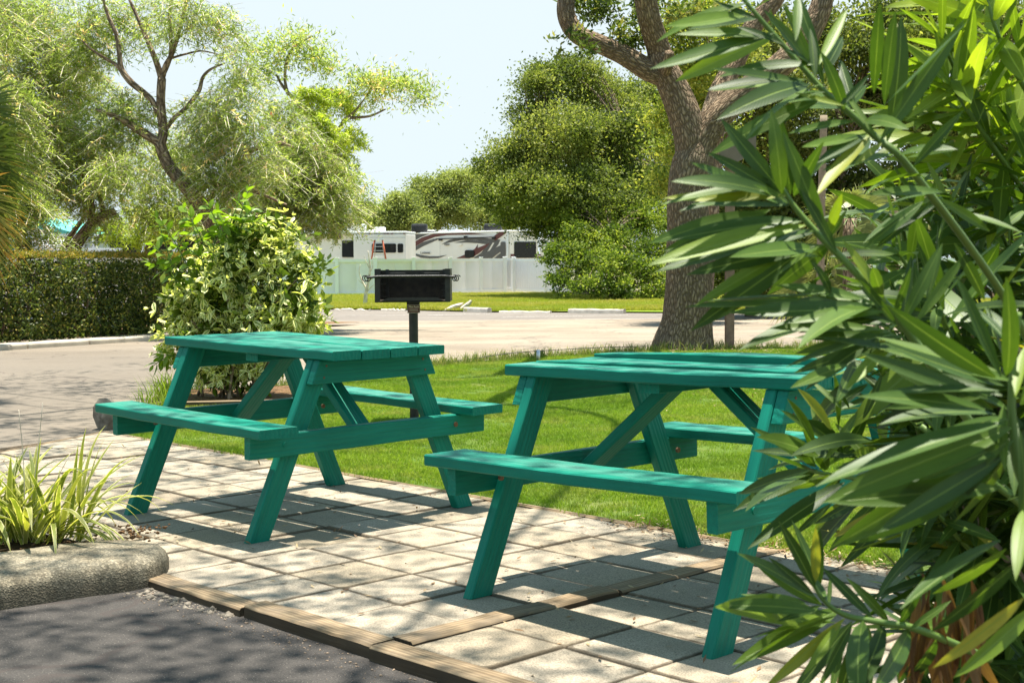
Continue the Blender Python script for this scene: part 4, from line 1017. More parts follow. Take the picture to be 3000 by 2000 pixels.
# --- sign post, stake, poles
SP = at(2137, 1025, 16.9); sp = empty('sign_post', (SP.x, 16.9, 0)); tag(sp, 'brown square wooden post with a tan board, right of the oak trunk', 'sign post')
put(box('post', (0, 0, 0), (0.105, 0.105, 2.6), M['post_wood'], None, None, 0.006), sp).location = (SP.x, 16.9, 1.28)
bp_ = [at(2106, 446, 16.78), at(2140, 396, 16.78), at(2214, 372, 16.78), at(2214, 448, 16.78), at(2150, 480, 16.78), at(2106, 480, 16.78)]
flat_poly('sign_board', bp_, Vector((0, -1, 0)), M['sign_tan'], sp, 0.0, 0.03)
wp = at(2407, 600, 27.0); tag(tube('wooden_pole', [(wp.x-0.02, 27, -0.3), (wp.x, 27, 2.2), (wp.x+0.03, 27, 3.85)], [0.08, 0.075, 0.07], M['post_pale'], None, 12, 6, 0.06), 'pale slender wooden pole standing behind the oleander and palmetto', 'pole')
pp = at(2588, 735, 24.0); tag(tube('white_pole', [(pp.x-0.12, 24, -0.3), (pp.x+0.10, 24, 1.5), (pp.x+0.28, 24, 2.2)], [0.07, 0.07, 0.06], M['post_pale'], None, 10, 6), 'short leaning pale trunk seen through the oleander above the far grass', 'pole')
st = at(1577, 1045, 14.9); tag(tube('stake', [(st.x, 14.9, -0.03), (st.x, 14.9, 0.12)], [0.022, 0.022], M['alu'], None, 8, 2), 'short grey metal stake in the grass at the lawn edge', 'stake')
wr = [at(1300, 1062, 14.6), at(1390, 1050, 14.7), at(1480, 1036, 14.8), at(1577, 1028, 14.9), at(1680, 1022, 15.3), at(1780, 1017, 15.7), at(1900, 1014, 16.1)]
tag(tube('wire', wr, [0.004]*7, M['frame_dark'], None, 5, 6), 'thin dark wire sagging along the far lawn edge from the stake', 'wire')

# ================================================================== VEGETATION
def tree(name, label, cat, blobs, trunk_paths, leafm, barkm, total, leaf, width=0.5, cl=0.4, per=16, group=None, tone=0.5, shell=0.5, twigs=0, twig_r=0.012):
    base = trunk_paths[0][0][0]
    if len(blobs) > 3:                      # smaller masses break the outline of every large one
        extra_ = []
        for b in blobs:
            for _ in range(5):
                d_ = unit(rng.normal(size=3)); d_[2] = abs(d_[2])*0.8-0.2; k_ = random.uniform(0.22, 0.42)
                extra_.append((b[0]+d_*b[1]*random.uniform(0.8, 1.12), b[1]*k_, 1.3))
        blobs = [(b[0], b[1]*0.92, b[2] if len(b) > 2 else 1.0) for b in blobs]+extra_
    T = empty(name, base); tag(T, label, cat, group)
    for q, (pts, rad) in enumerate(trunk_paths):
        put(tube('trunk' if q == 0 else 'limb', pts, rad, barkm, None, 10 if rad[0] > 0.08 else 7, 5, 0.12, q+1), T)
    V, F, A = blob_leaves(blobs, total=total, leaf=leaf, width=width, cl=cl, per=per, tone=tone, shell=shell)
    o = put(link('crown', fast_mesh('crown', V, F, A), leafm), T)
    if twigs:
        parts = []
        ends = [Vector(p) for pts, rad in trunk_paths for p in smooth_path(pts, 4)[2:]]
        for k in range(twigs):
            b = blobs[rng.integers(len(blobs))]; c = Vector(b[0])+Vector(unit(rng.normal(size=3)))*b[1]*random.uniform(0.3, 0.9)
            e_ = min(ends, key=lambda p: (p-c).length)
            if (e_-c).length > 4.5: continue
            m_ = e_.lerp(c, 0.5)+Vector((random.gauss(0, 0.1), random.gauss(0, 0.1), 0.12*(e_-c).length))
            v, f, a = tube_arrays([e_, m_, c], [twig_r*1.6, twig_r, twig_r*0.4], 4, 3, 0, k); parts.append((v, f, a))
        if parts:
            v, f, a = concat(parts); tw = put(link('twigs', fast_mesh('twigs', v, f, a, True), barkm), T); tw['kind'] = 'stuff'
    return T
def B(x, y, r, Y, w=1.0): return (np.array(at(x, y, Y)), r/CF*Y, w)

M['leaf_oak'] = leaf_mat('leaf_oak', [(0, (0.05, 0.075, 0.014)), (0.45, (0.12, 0.155, 0.03)), (0.8, (0.20, 0.23, 0.05)), (1, (0.32, 0.33, 0.09))], 0.45)
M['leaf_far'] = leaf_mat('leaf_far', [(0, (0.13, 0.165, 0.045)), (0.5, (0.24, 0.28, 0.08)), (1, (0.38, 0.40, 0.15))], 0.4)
M['leaf_bush'] = leaf_mat('leaf_bush', [(0, (0.04, 0.07, 0.01)), (0.5, (0.12, 0.18, 0.02)), (1, (0.34, 0.38, 0.06))], 0.42)
M['leaf_yellow'] = leaf_mat('leaf_yellow', [(0, (0.10, 0.15, 0.02)), (0.55, (0.20, 0.25, 0.035)), (1, (0.42, 0.41, 0.07))], 0.42)
M['leaf_dark'] = leaf_mat('leaf_dark', [(0, (0.05, 0.075, 0.014)), (0.5, (0.12, 0.15, 0.028)), (1, (0.27, 0.28, 0.07))], 0.42)
M['leaf_willow'] = leaf_mat('leaf_willow', [(0, (0.11, 0.16, 0.03)), (0.4, (0.22, 0.285, 0.065)), (0.78, (0.37, 0.42, 0.14)), (0.93, (0.54, 0.51, 0.27)), (1, (0.62, 0.42, 0.22))], 0.5, tboost=1.8)
M['leaf_lime'] = leaf_mat('leaf_lime', [(0, (0.20, 0.27, 0.025)), (0.5, (0.36, 0.45, 0.045)), (1, (0.56, 0.60, 0.12))], 0.45)
M['leaf_hedge'] = leaf_mat('leaf_hedge', [(0, (0.018, 0.032, 0.007)), (0.5, (0.055, 0.088, 0.014)), (0.82, (0.14, 0.18, 0.03)), (1, (0.34, 0.29, 0.07))], 0.33, 0.5, 0.3)
M['leaf_hedge_top'] = leaf_mat('leaf_hedge_top', [(0, (0.10, 0.13, 0.02)), (0.5, (0.22, 0.21, 0.035)), (1, (0.40, 0.24, 0.05))], 0.35)
M['twig'] = plain('twig_tan', (0.62, 0.55, 0.43), 0.9, 0.15, 0.3)

# --- trees beyond the verge
def simple_trunk(x, y, Y, h, r, lean=0.0):
    p = at(x, y, Y); z0 = gz(Y)
    return ([Vector((p.x, Y, z0-0.1)), Vector((p.x+lean*0.4, Y, z0+h*0.4)), Vector((p.x+lean, Y, z0+h))], [r, r*0.8, r*0.35])
Yk = 62
oakb = [B(*b[:3], Yk+b[3]) for b in ((1585, 250, 85, 0), (1690, 250, 110, 2), (1800, 300, 110, 4), (1560, 350, 80, 1), (1500, 470, 95, 0), (1640, 400, 130, -2), (1770, 430, 130, 0), (1900, 400, 110, 3), (1480, 570, 80, 0), (1590, 560, 120, -2), (1720, 580, 130, -3), (1850, 560, 120, 0), (1960, 540, 100, 3), (1940, 300, 100, 6), (1700, 500, 140, 6), (1550, 630, 75, 2), (1640, 670, 80, 3), (1740, 690, 80, 3), (1600, 600, 90, 5))]
tree('oak_tree', 'big dark oak with dense crown above the caravan roofs, left of the near trunk', 'tree', oakb, [simple_trunk(1700, 850, Yk+2, 6, 0.4, 0.6), ([at(1700, 700, Yk+2), at(1640, 600, Yk), at(1580, 450, Yk)], [0.2, 0.14, 0.05]), ([at(1710, 700, Yk+2), at(1790, 560, Yk), at(1830, 400, Yk+1)], [0.2, 0.14, 0.05])], M['leaf_oak'], M['grey_bark'], 225000, 0.135, 0.5, 0.42, 14, 'trees beyond the caravans', 0.48, 0.55, 260, 0.03)
Yb = 56
bb = [B(x, y, r, Yb+d) for x, y, r, d in ((1665, 760, 70, 0), (1640, 830, 45, -1), (1720, 720, 75, 1), (1780, 780, 80, -1), (1830, 720, 80, 1), (1880, 800, 70, 0), (1740, 835, 50, -2), (1820, 845, 45, -2), (1920, 850, 40, -1), (1930, 740, 60, 2), (1690, 650, 80, 3), (1800, 650, 90, 3), (1900, 640, 90, 4))]
tree('green_bush', 'large bright green bush at the right end of the white fence', 'bush', bb, [simple_trunk(1790, 870, Yb+1, 2.6, 0.10)], M['leaf_bush'], M['grey_bark'], 60000, 0.12, 0.5, 0.24, 14, None, 0.52, 0.6, 90, 0.02)
Yf = 100
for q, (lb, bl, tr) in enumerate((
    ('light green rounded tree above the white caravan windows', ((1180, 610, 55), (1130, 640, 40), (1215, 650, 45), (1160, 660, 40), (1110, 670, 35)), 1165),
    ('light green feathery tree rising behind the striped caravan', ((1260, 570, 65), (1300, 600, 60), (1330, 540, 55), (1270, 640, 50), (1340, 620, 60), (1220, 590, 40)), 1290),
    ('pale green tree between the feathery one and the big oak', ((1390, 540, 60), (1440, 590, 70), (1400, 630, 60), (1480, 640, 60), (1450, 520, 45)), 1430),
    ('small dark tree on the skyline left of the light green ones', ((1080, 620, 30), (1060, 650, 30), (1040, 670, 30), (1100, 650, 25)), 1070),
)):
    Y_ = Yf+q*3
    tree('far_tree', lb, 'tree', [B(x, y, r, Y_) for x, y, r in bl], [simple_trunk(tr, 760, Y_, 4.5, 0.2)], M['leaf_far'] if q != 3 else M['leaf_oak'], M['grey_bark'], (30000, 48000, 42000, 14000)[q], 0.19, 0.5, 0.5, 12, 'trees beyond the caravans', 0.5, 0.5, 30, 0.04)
# --- trees behind the near oak and the oleander
YR = 36
rb_ = [('yellow green tree glowing between the limbs of the near oak', 'leaf_yellow', YR-6, ((1990, 90, 80), (2030, 200, 80), (2000, 330, 75), (2060, 300, 70), (2110, 420, 60), (1985, 450, 60), (1960, 530, 50), (2090, 60, 80), (2150, 160, 60)), 2060, 30000, 0.09),
       ('tall dark green tree directly behind the sign post', 'leaf_dark', YR, ((2150, 250, 110), (2250, 120, 140), (2200, 420, 130), (2130, 600, 110), (2230, 620, 120), (2080, 720, 90), (2190, 760, 100), (2300, 300, 130)), 2200, 52000, 0.13),
       ('dark leafy tree behind the middle of the oleander', 'leaf_dark', YR+1, ((2420, 150, 150), (2500, 320, 140), (2380, 450, 130), (2480, 560, 130), (2350, 700, 110), (2470, 720, 100), (2560, 100, 120)), 2430, 42000, 0.13),
       ('green tree behind the oleander near the upper right corner', 'leaf_oak', YR+2, ((2700, 120, 150), (2650, 330, 140), (2780, 400, 140), (2680, 540, 130), (2800, 620, 120), (2620, 700, 90)), 2700, 36000, 0.14),
       ('green tree at the right edge behind the oleander', 'leaf_oak', YR+1, ((2900, 80, 150), (2950, 300, 150), (2900, 500, 140), (3000, 650, 130), (2880, 720, 90), (3080, 200, 150)), 2950, 30000, 0.14)]
for lb, mt, Y_, bl, tr, tot, lf in rb_:
    tree('background_tree', lb, 'tree', [B(x, y, r, Y_+random.uniform(-1.5, 1.5)) for x, y, r in bl], [simple_trunk(tr, 880, Y_, 4.5, 0.18, 0.4)], M[mt], M['grey_bark'], tot, lf, 0.5, 0.38, 14, 'trees behind the near oak', 0.5, 0.5, 70, 0.018)
# low dark shrubs under them
for q, (x, lb) in enumerate(((2080, 'low shrub between the oak trunk and the sign post'), (2250, 'low dark shrub just right of the sign post'), (2450, 'low dark shrub under the palmetto behind the oleander'))):
    tree('low_shrub', lb, 'shrub', [B(x+dx, y, r, 33+q) for dx, y, r in ((-60, 830, 55), (20, 800, 65), (80, 835, 50), (-10, 850, 40), (50, 740, 60))], [simple_trunk(x, 880, 33+q, 0.8, 0.04)], M['leaf_bush'] if q != 1 else M['leaf_oak'], M['grey_bark'], 9000, 0.09, 0.5, 0.2, 12, 'low shrubs under the trees', 0.4, 0.5)

# --- the near oak
YO = 16.8
oak = empty('oak_tree', at(2002, 1030, YO)); tag(oak, 'big near oak with cracked bark, forked trunk and spreading limbs', 'tree')
def OP(x, y, dY=0.0): return at(x, y, YO+dY)
def D_(x, y): return (x/0.784, y/0.784)
def OD(x, y, dY=0.0): return OP(*D_(x, y), dY)
pxm = YO/CF/0.784
trunk_pts = [OD(1570, 822), OD(1570, 795), OD(1578, 730), OD(1582, 640), OD(1580, 540), OD(1580, 440), OD(1592, 372), OD(1600, 330), OD(1604, 300)]
put(tube('trunk', trunk_pts, [84*pxm, 70*pxm, 58*pxm, 53*pxm, 49*pxm, 45*pxm, 46*pxm, 36*pxm, 12*pxm], M['oak_bark'], None, 56, 14, 0.07, 2), oak)
limbs = [
    ([OD(1584, 470), OD(1588, 380), OD(1588, 320), OD(1572, 260), OD(1545, 195), OD(1522, 150), OD(1512, 110), OD(1490, 40, -0.2), OD(1470, -60, -0.5), OD(1420, -260, -1.5), OD(1330, -480, -3.5), OD(1200, -640, -6)], [38, 41, 43, 41, 38, 34, 30, 28, 26, 24, 20, 16]),
    ([OD(1535, 178), OD(1490, 160), OD(1430, 125), OD(1370, 98), OD(1325, 78), OD(1300, 30), OD(1305, -60), OD(1290, -200, -1), OD(1200, -420, -3.5)], [28, 28, 25, 23, 24, 23, 21, 18, 14]),
    ([OD(1584, 460, -0.02), OD(1598, 380, -0.02), OD(1612, 325), OD(1645, 272), OD(1690, 230), OD(1760, 175), OD(1830, 115), OD(1880, 30), OD(1900, -60), OD(1960, -240, -1), OD(2020, -480, -3)], [34, 38, 38, 36, 34, 33, 31, 28, 26, 22, 16]),
    ([OD(1622, 320, 0.3), OD(1645, 230, 0.6), OD(1690, 140, 0.8), OD(1730, 60, 0.9), OD(1790, -20, 1.0), OD(1850, -180, 1.5), OD(1900, -380, 1.0)], [30, 29, 27, 26, 24, 20, 14]),
]
for q, (pts, rad) in enumerate(limbs): put(tube('limb', pts, [r*pxm*0.9 for r in rad], M['oak_bark'], None, 32, 9, 0.09, 5+q), oak)
kn_ = tube('branch_stub', [OD(1530, 160, -0.25), OD(1536, 142, -0.42), OD(1537, 120, -0.50)], [15*pxm, 13*pxm, 10*pxm], M['oak_bark'], None, 16, 6, 0.15, 3); put(kn_, oak)
# crown of the near oak: a wide spreading canopy over the lawn and the terrace, above the frame
M['leaf_near_oak'] = leaf_mat('leaf_near_oak', [(0, (0.035, 0.06, 0.012)), (0.5, (0.075, 0.115, 0.02)), (0.85, (0.13, 0.17, 0.035)), (1, (0.30, 0.28, 0.07))], 0.35)
can = []          # leaf tufts (x, y, z, radius)
crng = np.random.default_rng(21)
def dens(x, y):
    """How closely the tufts sit; open over the road and the lawn's middle."""
    d = 0.0
    if y < 9.5: d = 1.0
    if 3.2 < y < 9.5 and -3.0 < x < 3.0: d = 2.3
    if y < 4.6 and x < 0.3: d = 1.7
    if x < -1.0 and y < 5.2: d = 1.7
    if y < 4.2 and x > 0.30: d = 1.25
    if x > 0.62 and 2.02 < y < 3.1: d = 0.0
    if ((x-GX)*gs_-(y-GY)*gc_)/GS < -2.3 and 4.2 < y < 13.5 and x > -2.6: d = 0.20
    if -3.3 < x < -1.1 and 9.8 < y < 12.2: d = 0.12
    if x < -2.3 and 8.5 < y < 15: d = 2.4 if math.sin(y*2.3+x*0.35) > -0.25 else 0.3
    if y > 14.2: d = 0.5 if x > 0 else 0.12
    return d
for k in range(7000):
    x, y = crng.uniform(-9, 9), crng.uniform(-3.5, 21)
    if y > 16 and x < 0.0: continue
    n_ = 0.50+0.75*noise.noise(Vector((x*1.1, y*0.8, 5.0)))+1.1*noise.noise(Vector((x*2.6, y*2.2, 8.0)))
    if crng.random() > dens(x, y)*max(0.0, n_)*1.15: continue
    z = 6.0+1.8*crng.random()+0.03*(y-8)
    z = max(z, CH+0.32*y/1.0*0.62+1.5)
    can.append((x+0.05*z, y+0.06*z, z, crng.uniform(0.10, 0.24)))
Pc = np.array(can); per = 26; kk = np.repeat(np.arange(len(Pc)), per)
off = crng.normal(size=(len(kk), 3))*Pc[kk, 3][:, None]*np.array([1, 1, 0.5])
V, F, A = quads(Pc[kk, :3]+off, np.concatenate([crng.normal(size=(len(kk), 2)), crng.normal(size=(len(kk), 1))*0.35], 1), 0.075*(0.7+0.7*crng.random(len(kk))), 0.035, None, 1.2)
put(link('crown', fast_mesh('crown', V, F, A), M['leaf_near_oak']), oak)
# thin boughs carrying the tufts
parts = []
heads = [[OD(1200, -640, -6)], [OD(1200, -420, -3.5)], [OD(2020, -480, -3)], [OD(1900, -380, 1.0)]]
nodes = [Vector(h[0]) for h in heads]
main = [([nodes[0], Vector((1.0, 9.5, 6.4)), Vector((0.4, 6.0, 6.9)), Vector((-0.6, 2.0, 7.0))], [0.045, 0.03, 0.022, 0.015]), ([nodes[1], Vector((-2.0, 12.0, 6.6)), Vector((-4.0, 9.5, 7.0)), Vector((-6.0, 7.0, 7.0))], [0.045, 0.03, 0.022, 0.015]),
        ([nodes[2], Vector((4.5, 11.0, 6.8)), Vector((4.0, 6.5, 7.0)), Vector((3.2, 2.0, 7.0))], [0.045, 0.03, 0.022, 0.015]), ([nodes[3], Vector((4.0, 19.0, 7.6)), Vector((6.5, 18, 8.0))], [0.08, 0.06, 0.03])]
skel = []
for q, (pts, rad) in enumerate(main):
    put(tube('bough', pts, rad, M['oak_bark'], None, 10, 8, 0.1, 30+q), oak); skel += smooth_path(pts, 8)
for k in crng.choice(len(Pc), min(260, len(Pc)), replace=False):
    c = Vector(Pc[k, :3]); e_ = min(skel, key=lambda p: (p-c).length)
    if (e_-c).length > 4: continue
    v, f, a = tube_arrays([e_, e_.lerp(c, 0.5)+Vector((0, 0, 0.15)), c], [0.011, 0.008, 0.004], 4, 3, 0, k); parts.append((v, f, a))
v, f, a = concat(parts); tw = put(link('twigs', fast_mesh('twigs', v, f, a, True), M['grey_bark']), oak); tw['kind'] = 'stuff'
# leafy shoots on the visible limbs
sp_bl = [B(x, y, r, YO+d, w) for x, y, r, d, w in ((1745, 40, 55, 0.3, 1), (1810, 95, 45, 0, 1), (1850, 120, 40, 0.2, 1), (1690, 95, 35, -0.3, 0.8), (1720, 145, 30, -0.4, 0.8), (1900, 20, 60, 0.4, 1), (1980, 30, 50, 0.6, 1), (1610, 110, 22, -0.3, 0.5), (1640, 160, 22, -0.3, 0.4), (1760, 10, 50, 0.4, 1.2), (1850, 60, 40, 0.1, 1), (2040, 40, 50, 0.8, 1), (1700, 20, 35, 0.2, 0.8), (1820, 150, 25, 0.3, 0.8))]
V, F, A = blob_leaves(sp_bl, total=2600, leaf=0.085, width=0.36, cl=0.10, per=9, tone=0.55, shell=0.2)
put(link('limb_shoots', fast_mesh('limb_shoots', V, F, A), M['leaf_near_oak']), oak)

# --- weeping trees on the left
def weeping(name, label, paths, blobs, strands, leafm, lead, group=None, hang=0.6, leafl=0.085, red=0, sprig=22, wfac=0.15, twigmat=None, spread=0.75, hangdir=0.38):
    T = empty(name, paths[0][0][0]); tag(T, label, 'tree', group)
    for q, (pts, rad) in enumerate(paths): put(tube('trunk' if q == 0 else 'limb', pts, rad, M['grey_bark'], None, 16 if rad[0] > 0.07 else 8, 7, 0.10, lead+q), T)
    C = np.array([b[0] for b in blobs]); Rr = np.array([b[1] for b in blobs]); wt = Rr**2*np.array([b[2] for b in blobs]); wt /= wt.sum()
    w = rng.choice(len(blobs), strands, p=wt)
    start = C[w]+unit(rng.normal(size=(strands, 3)))*(Rr[w]*rng.random(strands)**0.45)[:, None]
    ln = hang*(0.5+0.9*rng.random(strands))
    dirh = rng.normal(size=(strands, 3)); dirh[:, 2] = 0; dirh = unit(dirh)*spread*ln[:, None]
    k = np.repeat(np.arange(strands), sprig); t = np.tile(np.linspace(0.05, 1, sprig), strands)
    pos = start[k]+dirh[k]*t[:, None]; pos[:, 2] -= ln[k]*(t**1.6)*hangdir
    tang = dirh[k].copy(); tang[:, 2] -= ln[k]*1.3*t*hangdir
    D = unit(tang)*0.6+unit(rng.normal(size=(len(k), 3)))*0.9; D[:, 2] -= 0.25*hangdir
    tone = np.clip(0.45+0.25*rng.normal(size=strands), 0, 1)
    L = leafl*(0.7+0.6*rng.random(len(k)))
    V, F, A = quads(pos, D, L, L*wfac*1.25, np.clip(tone[k]+0.12*rng.normal(size=len(k)), 0, 1))
    put(link('crown', fast_mesh('crown', V, F, A), leafm), T)
    # the hanging twigs themselves, thin three sided sticks
    parts = []; sel = rng.choice(strands, min(strands, int(strands*0.6)), replace=False)
    for s_ in sel:
        p0 = start[s_]; p1 = p0+dirh[s_]*0.5; p1 = p1-np.array([0, 0, ln[s_]*0.33*hangdir]); p2 = p0+dirh[s_]-np.array([0, 0, ln[s_]*hangdir])
        pu = p0-dirh[s_]*0.7+np.array([0, 0, 0.04])
        q4 = []; 
        for p, r in ((pu, 0.008), (p0, 0.007), (p1, 0.006), (p2, 0.003)): q4.append(np.array([p+[r, 0, 0], p+[-r*0.5, r*0.86, 0], p+[-r*0.5, -r*0.86, 0]]))
        Vv = np.concatenate(q4); Ff = np.array([(a*3+b, a*3+(b+1) % 3, (a+1)*3+(b+1) % 3, (a+1)*3+b) for a in range(3) for b in range(3)])
        parts.append((Vv, Ff, {}))
    v, f, a = concat(parts); tw = put(link('twigs', fast_mesh('twigs', v, f, a), twigmat or M['twig']), T); tw['kind'] = 'stuff'
    for q in range(red):
        b = blobs[int(rng.integers(len(blobs)))]; c = b[0]+rng.normal(size=3)*b[1]*0.5
        pp_ = np.repeat(c[None], 60, 0)+np.stack([np.zeros(60), np.zeros(60), np.linspace(0, 0.08, 60)], 1)
        V, F, A = quads(pp_, rng.normal(size=(60, 3))*[1, 1, 0.2], 0.035, 0.006); put(link('flower', fast_mesh('flower', V, F, A), M['red_flower']), T)
    return T
YW = 23.0
def P3(pts, Y=YW): return [at(x, y, Y+(d[0] if d else 0)) for x, y, *d in pts]
w1 = [(P3([(760, 960), (720, 860), (650, 700), (574, 582), (536, 536), (494, 485), (467, 421)]), [0.20, 0.17, 0.15, 0.125, 0.115, 0.105, 0.09]),
      (P3([(470, 425), (478, 383), (471, 306), (474, 230)]), [0.085, 0.08, 0.075, 0.07]),
      (P3([(474, 235), (485, 195), (501, 165), (515, 125), (524, 96), (540, 30), (560, -40)]), [0.055, 0.05, 0.045, 0.04, 0.032, 0.025, 0.02]),
      (P3([(474, 235), (462, 195), (451, 165), (436, 130), (425, 103), (402, 50), (370, -20)]), [0.055, 0.05, 0.045, 0.04, 0.035, 0.03, 0.02]),
      (P3([(474, 230), (498, 170), (500, 100), (497, 40), (510, -30)]), [0.04, 0.035, 0.03, 0.025, 0.02]),
      (P3([(462, 330), (445, 295), (421, 272), (383, 241), (356, 203), (350, 160), (342, 105), (318, 50), (300, -10)]), [0.05, 0.05, 0.05, 0.055, 0.05, 0.04, 0.035, 0.03, 0.02]),
      (P3([(380, 240), (345, 195), (310, 172), (275, 150), (240, 120)]), [0.035, 0.03, 0.025, 0.02, 0.012]),
      (P3([(470, 421), (420, 390), (380, 365), (344, 344), (280, 320)]), [0.08, 0.07, 0.06, 0.045, 0.02]),
      (P3([(486, 378), (509, 348), (547, 314), (582, 268), (593, 230), (615, 205), (660, 185)]), [0.04, 0.04, 0.04, 0.037, 0.03, 0.022, 0.012]),
      (P3([(505, 170), (540, 160), (590, 150), (640, 160)]), [0.02, 0.018, 0.014, 0.008]),
      (P3([(560, 560), (640, 540), (740, 560), (840, 600)]), [0.05, 0.04, 0.03, 0.015]),
      (P3([(600, 610), (700, 470), (790, 420), (860, 430)]), [0.06, 0.05, 0.035, 0.015])]
W = lambda L_, Y=YW: [(np.array(at(x, y, Y+random.uniform(-0.8, 0.8))), r/CF*Y, w) for x, y, r, w in L_]
weeping('weeping_tree', 'big weeping bottlebrush tree with forked brown trunk rising behind the shrub', w1,
        W([(420, 40, 90, 0.45), (540, 40, 90, 0.7), (640, 70, 70, 0.5), (690, 120, 60, 0.5), (700, 190, 60, 0.6), (300, 60, 90, 0.7), (250, 150, 90, 0.8), (460, 110, 60, 0.25), (700, 260, 60, 0.9), (650, 320, 70, 1), (580, 330, 60, 0.8), (380, 330, 80, 1), (320, 400, 90, 1), (640, 400, 80, 1), (730, 400, 70, 0.9), (620, 480, 80, 0.9), (700, 520, 80, 1.0), (800, 500, 60, 0.7), (340, 500, 70, 1), (660, 560, 70, 1)])+W([(420, 440, 60, 0.6), (520, 420, 60, 0.7), (460, 540, 70, 0.9), (540, 480, 70, 0.9), (560, 610, 70, 0.8), (450, 620, 60, 0.8), (640, 620, 60, 0.8)], 25.2), 3000, M['leaf_willow'], 100, 'weeping trees behind the hedge', red=6)
w2 = [(P3([(196, 830), (196, 775), (225, 715), (262, 665), (300, 635), (338, 622)], 24.5), [0.14, 0.12, 0.11, 0.10, 0.09, 0.07]),
      (P3([(262, 668), (270, 600), (250, 540), (230, 450), (200, 340)], 24.5), [0.06, 0.05, 0.045, 0.035, 0.02]),
      (P3([(305, 635), (296, 590), (282, 545), (262, 500)], 24.5), [0.05, 0.04, 0.03, 0.02])]
weeping('weeping_tree', 'weeping tree whose bare trunk leans right across the white lattice', w2,
        W([(40, 60, 120, 0.6), (150, 60, 110, 0.6), (60, 190, 120, 0.8), (180, 180, 110, 0.8), (240, 270, 100, 0.9), (110, 300, 120, 1), (200, 380, 110, 1), (120, 430, 110, 1), (260, 460, 100, 1), (200, 540, 100, 0.9), (300, 570, 90, 0.7), (120, 560, 80, 0.8), (60, 500, 90, 0.9), (300, 660, 60, 0.5), (20, 20, 120, 0.6)], 24.5), 3100, M['leaf_willow'], 130, 'weeping trees behind the hedge', red=3)
w3 = [(P3([(72, 840), (70, 780), (60, 700), (58, 655), (45, 560), (20, 430), (-20, 300)], 22), [0.11, 0.10, 0.09, 0.08, 0.07, 0.06, 0.04]),
      (P3([(168, 800), (185, 730), (215, 680), (260, 620)], 25.5), [0.07, 0.06, 0.05, 0.03])]
weeping('weeping_tree', 'weeping tree at the left edge with a short upright trunk above the hedge', w3,
        W([(-60, 100, 120, 0.6), (-20, 300, 120, 0.8), (40, 420, 100, 0.8), (30, 560, 90, 0.9), (90, 610, 60, 0.8), (100, 690, 45, 0.5), (140, 700, 35, 0.4), (20, 650, 60, 0.6)], 22), 1400, M['leaf_willow'], 150, 'weeping trees behind the hedge')
w4 = [(P3([(640, 960), (690, 850), (780, 740), (850, 600), (880, 480)], 25), [0.14, 0.12, 0.10, 0.07, 0.03]),
      (P3([(850, 600), (920, 560), (1000, 530)], 25), [0.05, 0.035, 0.015])]
weeping('weeping_tree', 'weeping tree drooping over the white caravan, right of the big bottlebrush', w4,
        W([(800, 590, 80, 1), (880, 530, 70, 1), (900, 610, 70, 1), (960, 560, 60, 1), (1000, 620, 45, 0.9), (1030, 570, 40, 0.6), (840, 460, 70, 1), (930, 480, 60, 0.9), (780, 520, 70, 1), (860, 390, 50, 0.5), (760, 640, 60, 0.8), (1060, 530, 28, 0.3), (820, 330, 70, 0.5), (900, 420, 60, 0.6), (1000, 500, 40, 0.5), (980, 650, 50, 0.8)], 25), 2300, M['leaf_willow'], 170, 'weeping trees behind the hedge', red=2)
w5 = [(P3([(980, 700), (985, 560), (975, 480), (968, 430), (972, 392)], 27), [0.14, 0.12, 0.11, 0.12, 0.09]),
      (P3([(960, 430), (920, 350), (870, 300), (830, 255), (810, 220)], 27), [0.05, 0.04, 0.035, 0.03, 0.02]),
      (P3([(845, 280), (835, 235), (840, 180), (860, 140), (915, 105)], 27), [0.03, 0.03, 0.028, 0.024, 0.012]),
      (P3([(985, 400), (1010, 350), (1040, 345), (1085, 340), (1130, 320)], 27), [0.04, 0.035, 0.03, 0.022, 0.012]),
      (P3([(1010, 350), (1040, 325), (1060, 300), (1090, 260)], 27), [0.025, 0.02, 0.016, 0.01])]
t5 = weeping('broken_tree', 'storm broken tree with lime green regrowth and a splintered brown top', w5,
        W([(905, 270, 30, 1), (940, 285, 34, 1.0), (985, 275, 30, 0.9), (1010, 310, 30, 0.8), (900, 320, 30, 0.8), (930, 350, 36, 1), (960, 390, 40, 1), (1025, 375, 26, 0.9), (1000, 410, 30, 0.8), (880, 300, 25, 0.6), (1040, 400, 20, 0.7), (950, 460, 38, 1), (1000, 470, 38, 0.9), (960, 520, 35, 0.8), (1010, 530, 30, 0.6), (1040, 420, 26, 0.5)], 27), 620, M['leaf_lime'], 190, hang=0.42, leafl=0.10, wfac=0.17, spread=0.6, hangdir=0.3)
V, F, A = blob_leaves([B(x, y, r, 27, w) for x, y, r, w in ((820, 150, 60, 0.5), (880, 120, 60, 0.5), (920, 165, 55, 0.6), (960, 200, 50, 0.5), (780, 210, 55, 0.7), (1060, 235, 45, 0.9), (1110, 250, 45, 1), (1150, 245, 35, 0.9), (1190, 240, 35, 1), (1230, 270, 32, 1), (1250, 300, 22, 0.9), (1090, 300, 30, 0.8), (1200, 300, 26, 0.6), (1040, 280, 30, 0.7), (760, 150, 50, 0.5))], total=7500, leaf=0.10, width=0.24, cl=0.34, per=8, tone=0.5, shell=0.1)
put(link('side_foliage', fast_mesh('side_foliage', V, F, A), M['leaf_willow']), t5)
spk = tube('broken_top', [at(972, 400, 26.85), at(974, 370, 26.85), at(968, 362, 26.85)], [0.075, 0.06, 0.015], M['post_wood'], None, 9, 4, 0.3, 9); put(spk, t5)
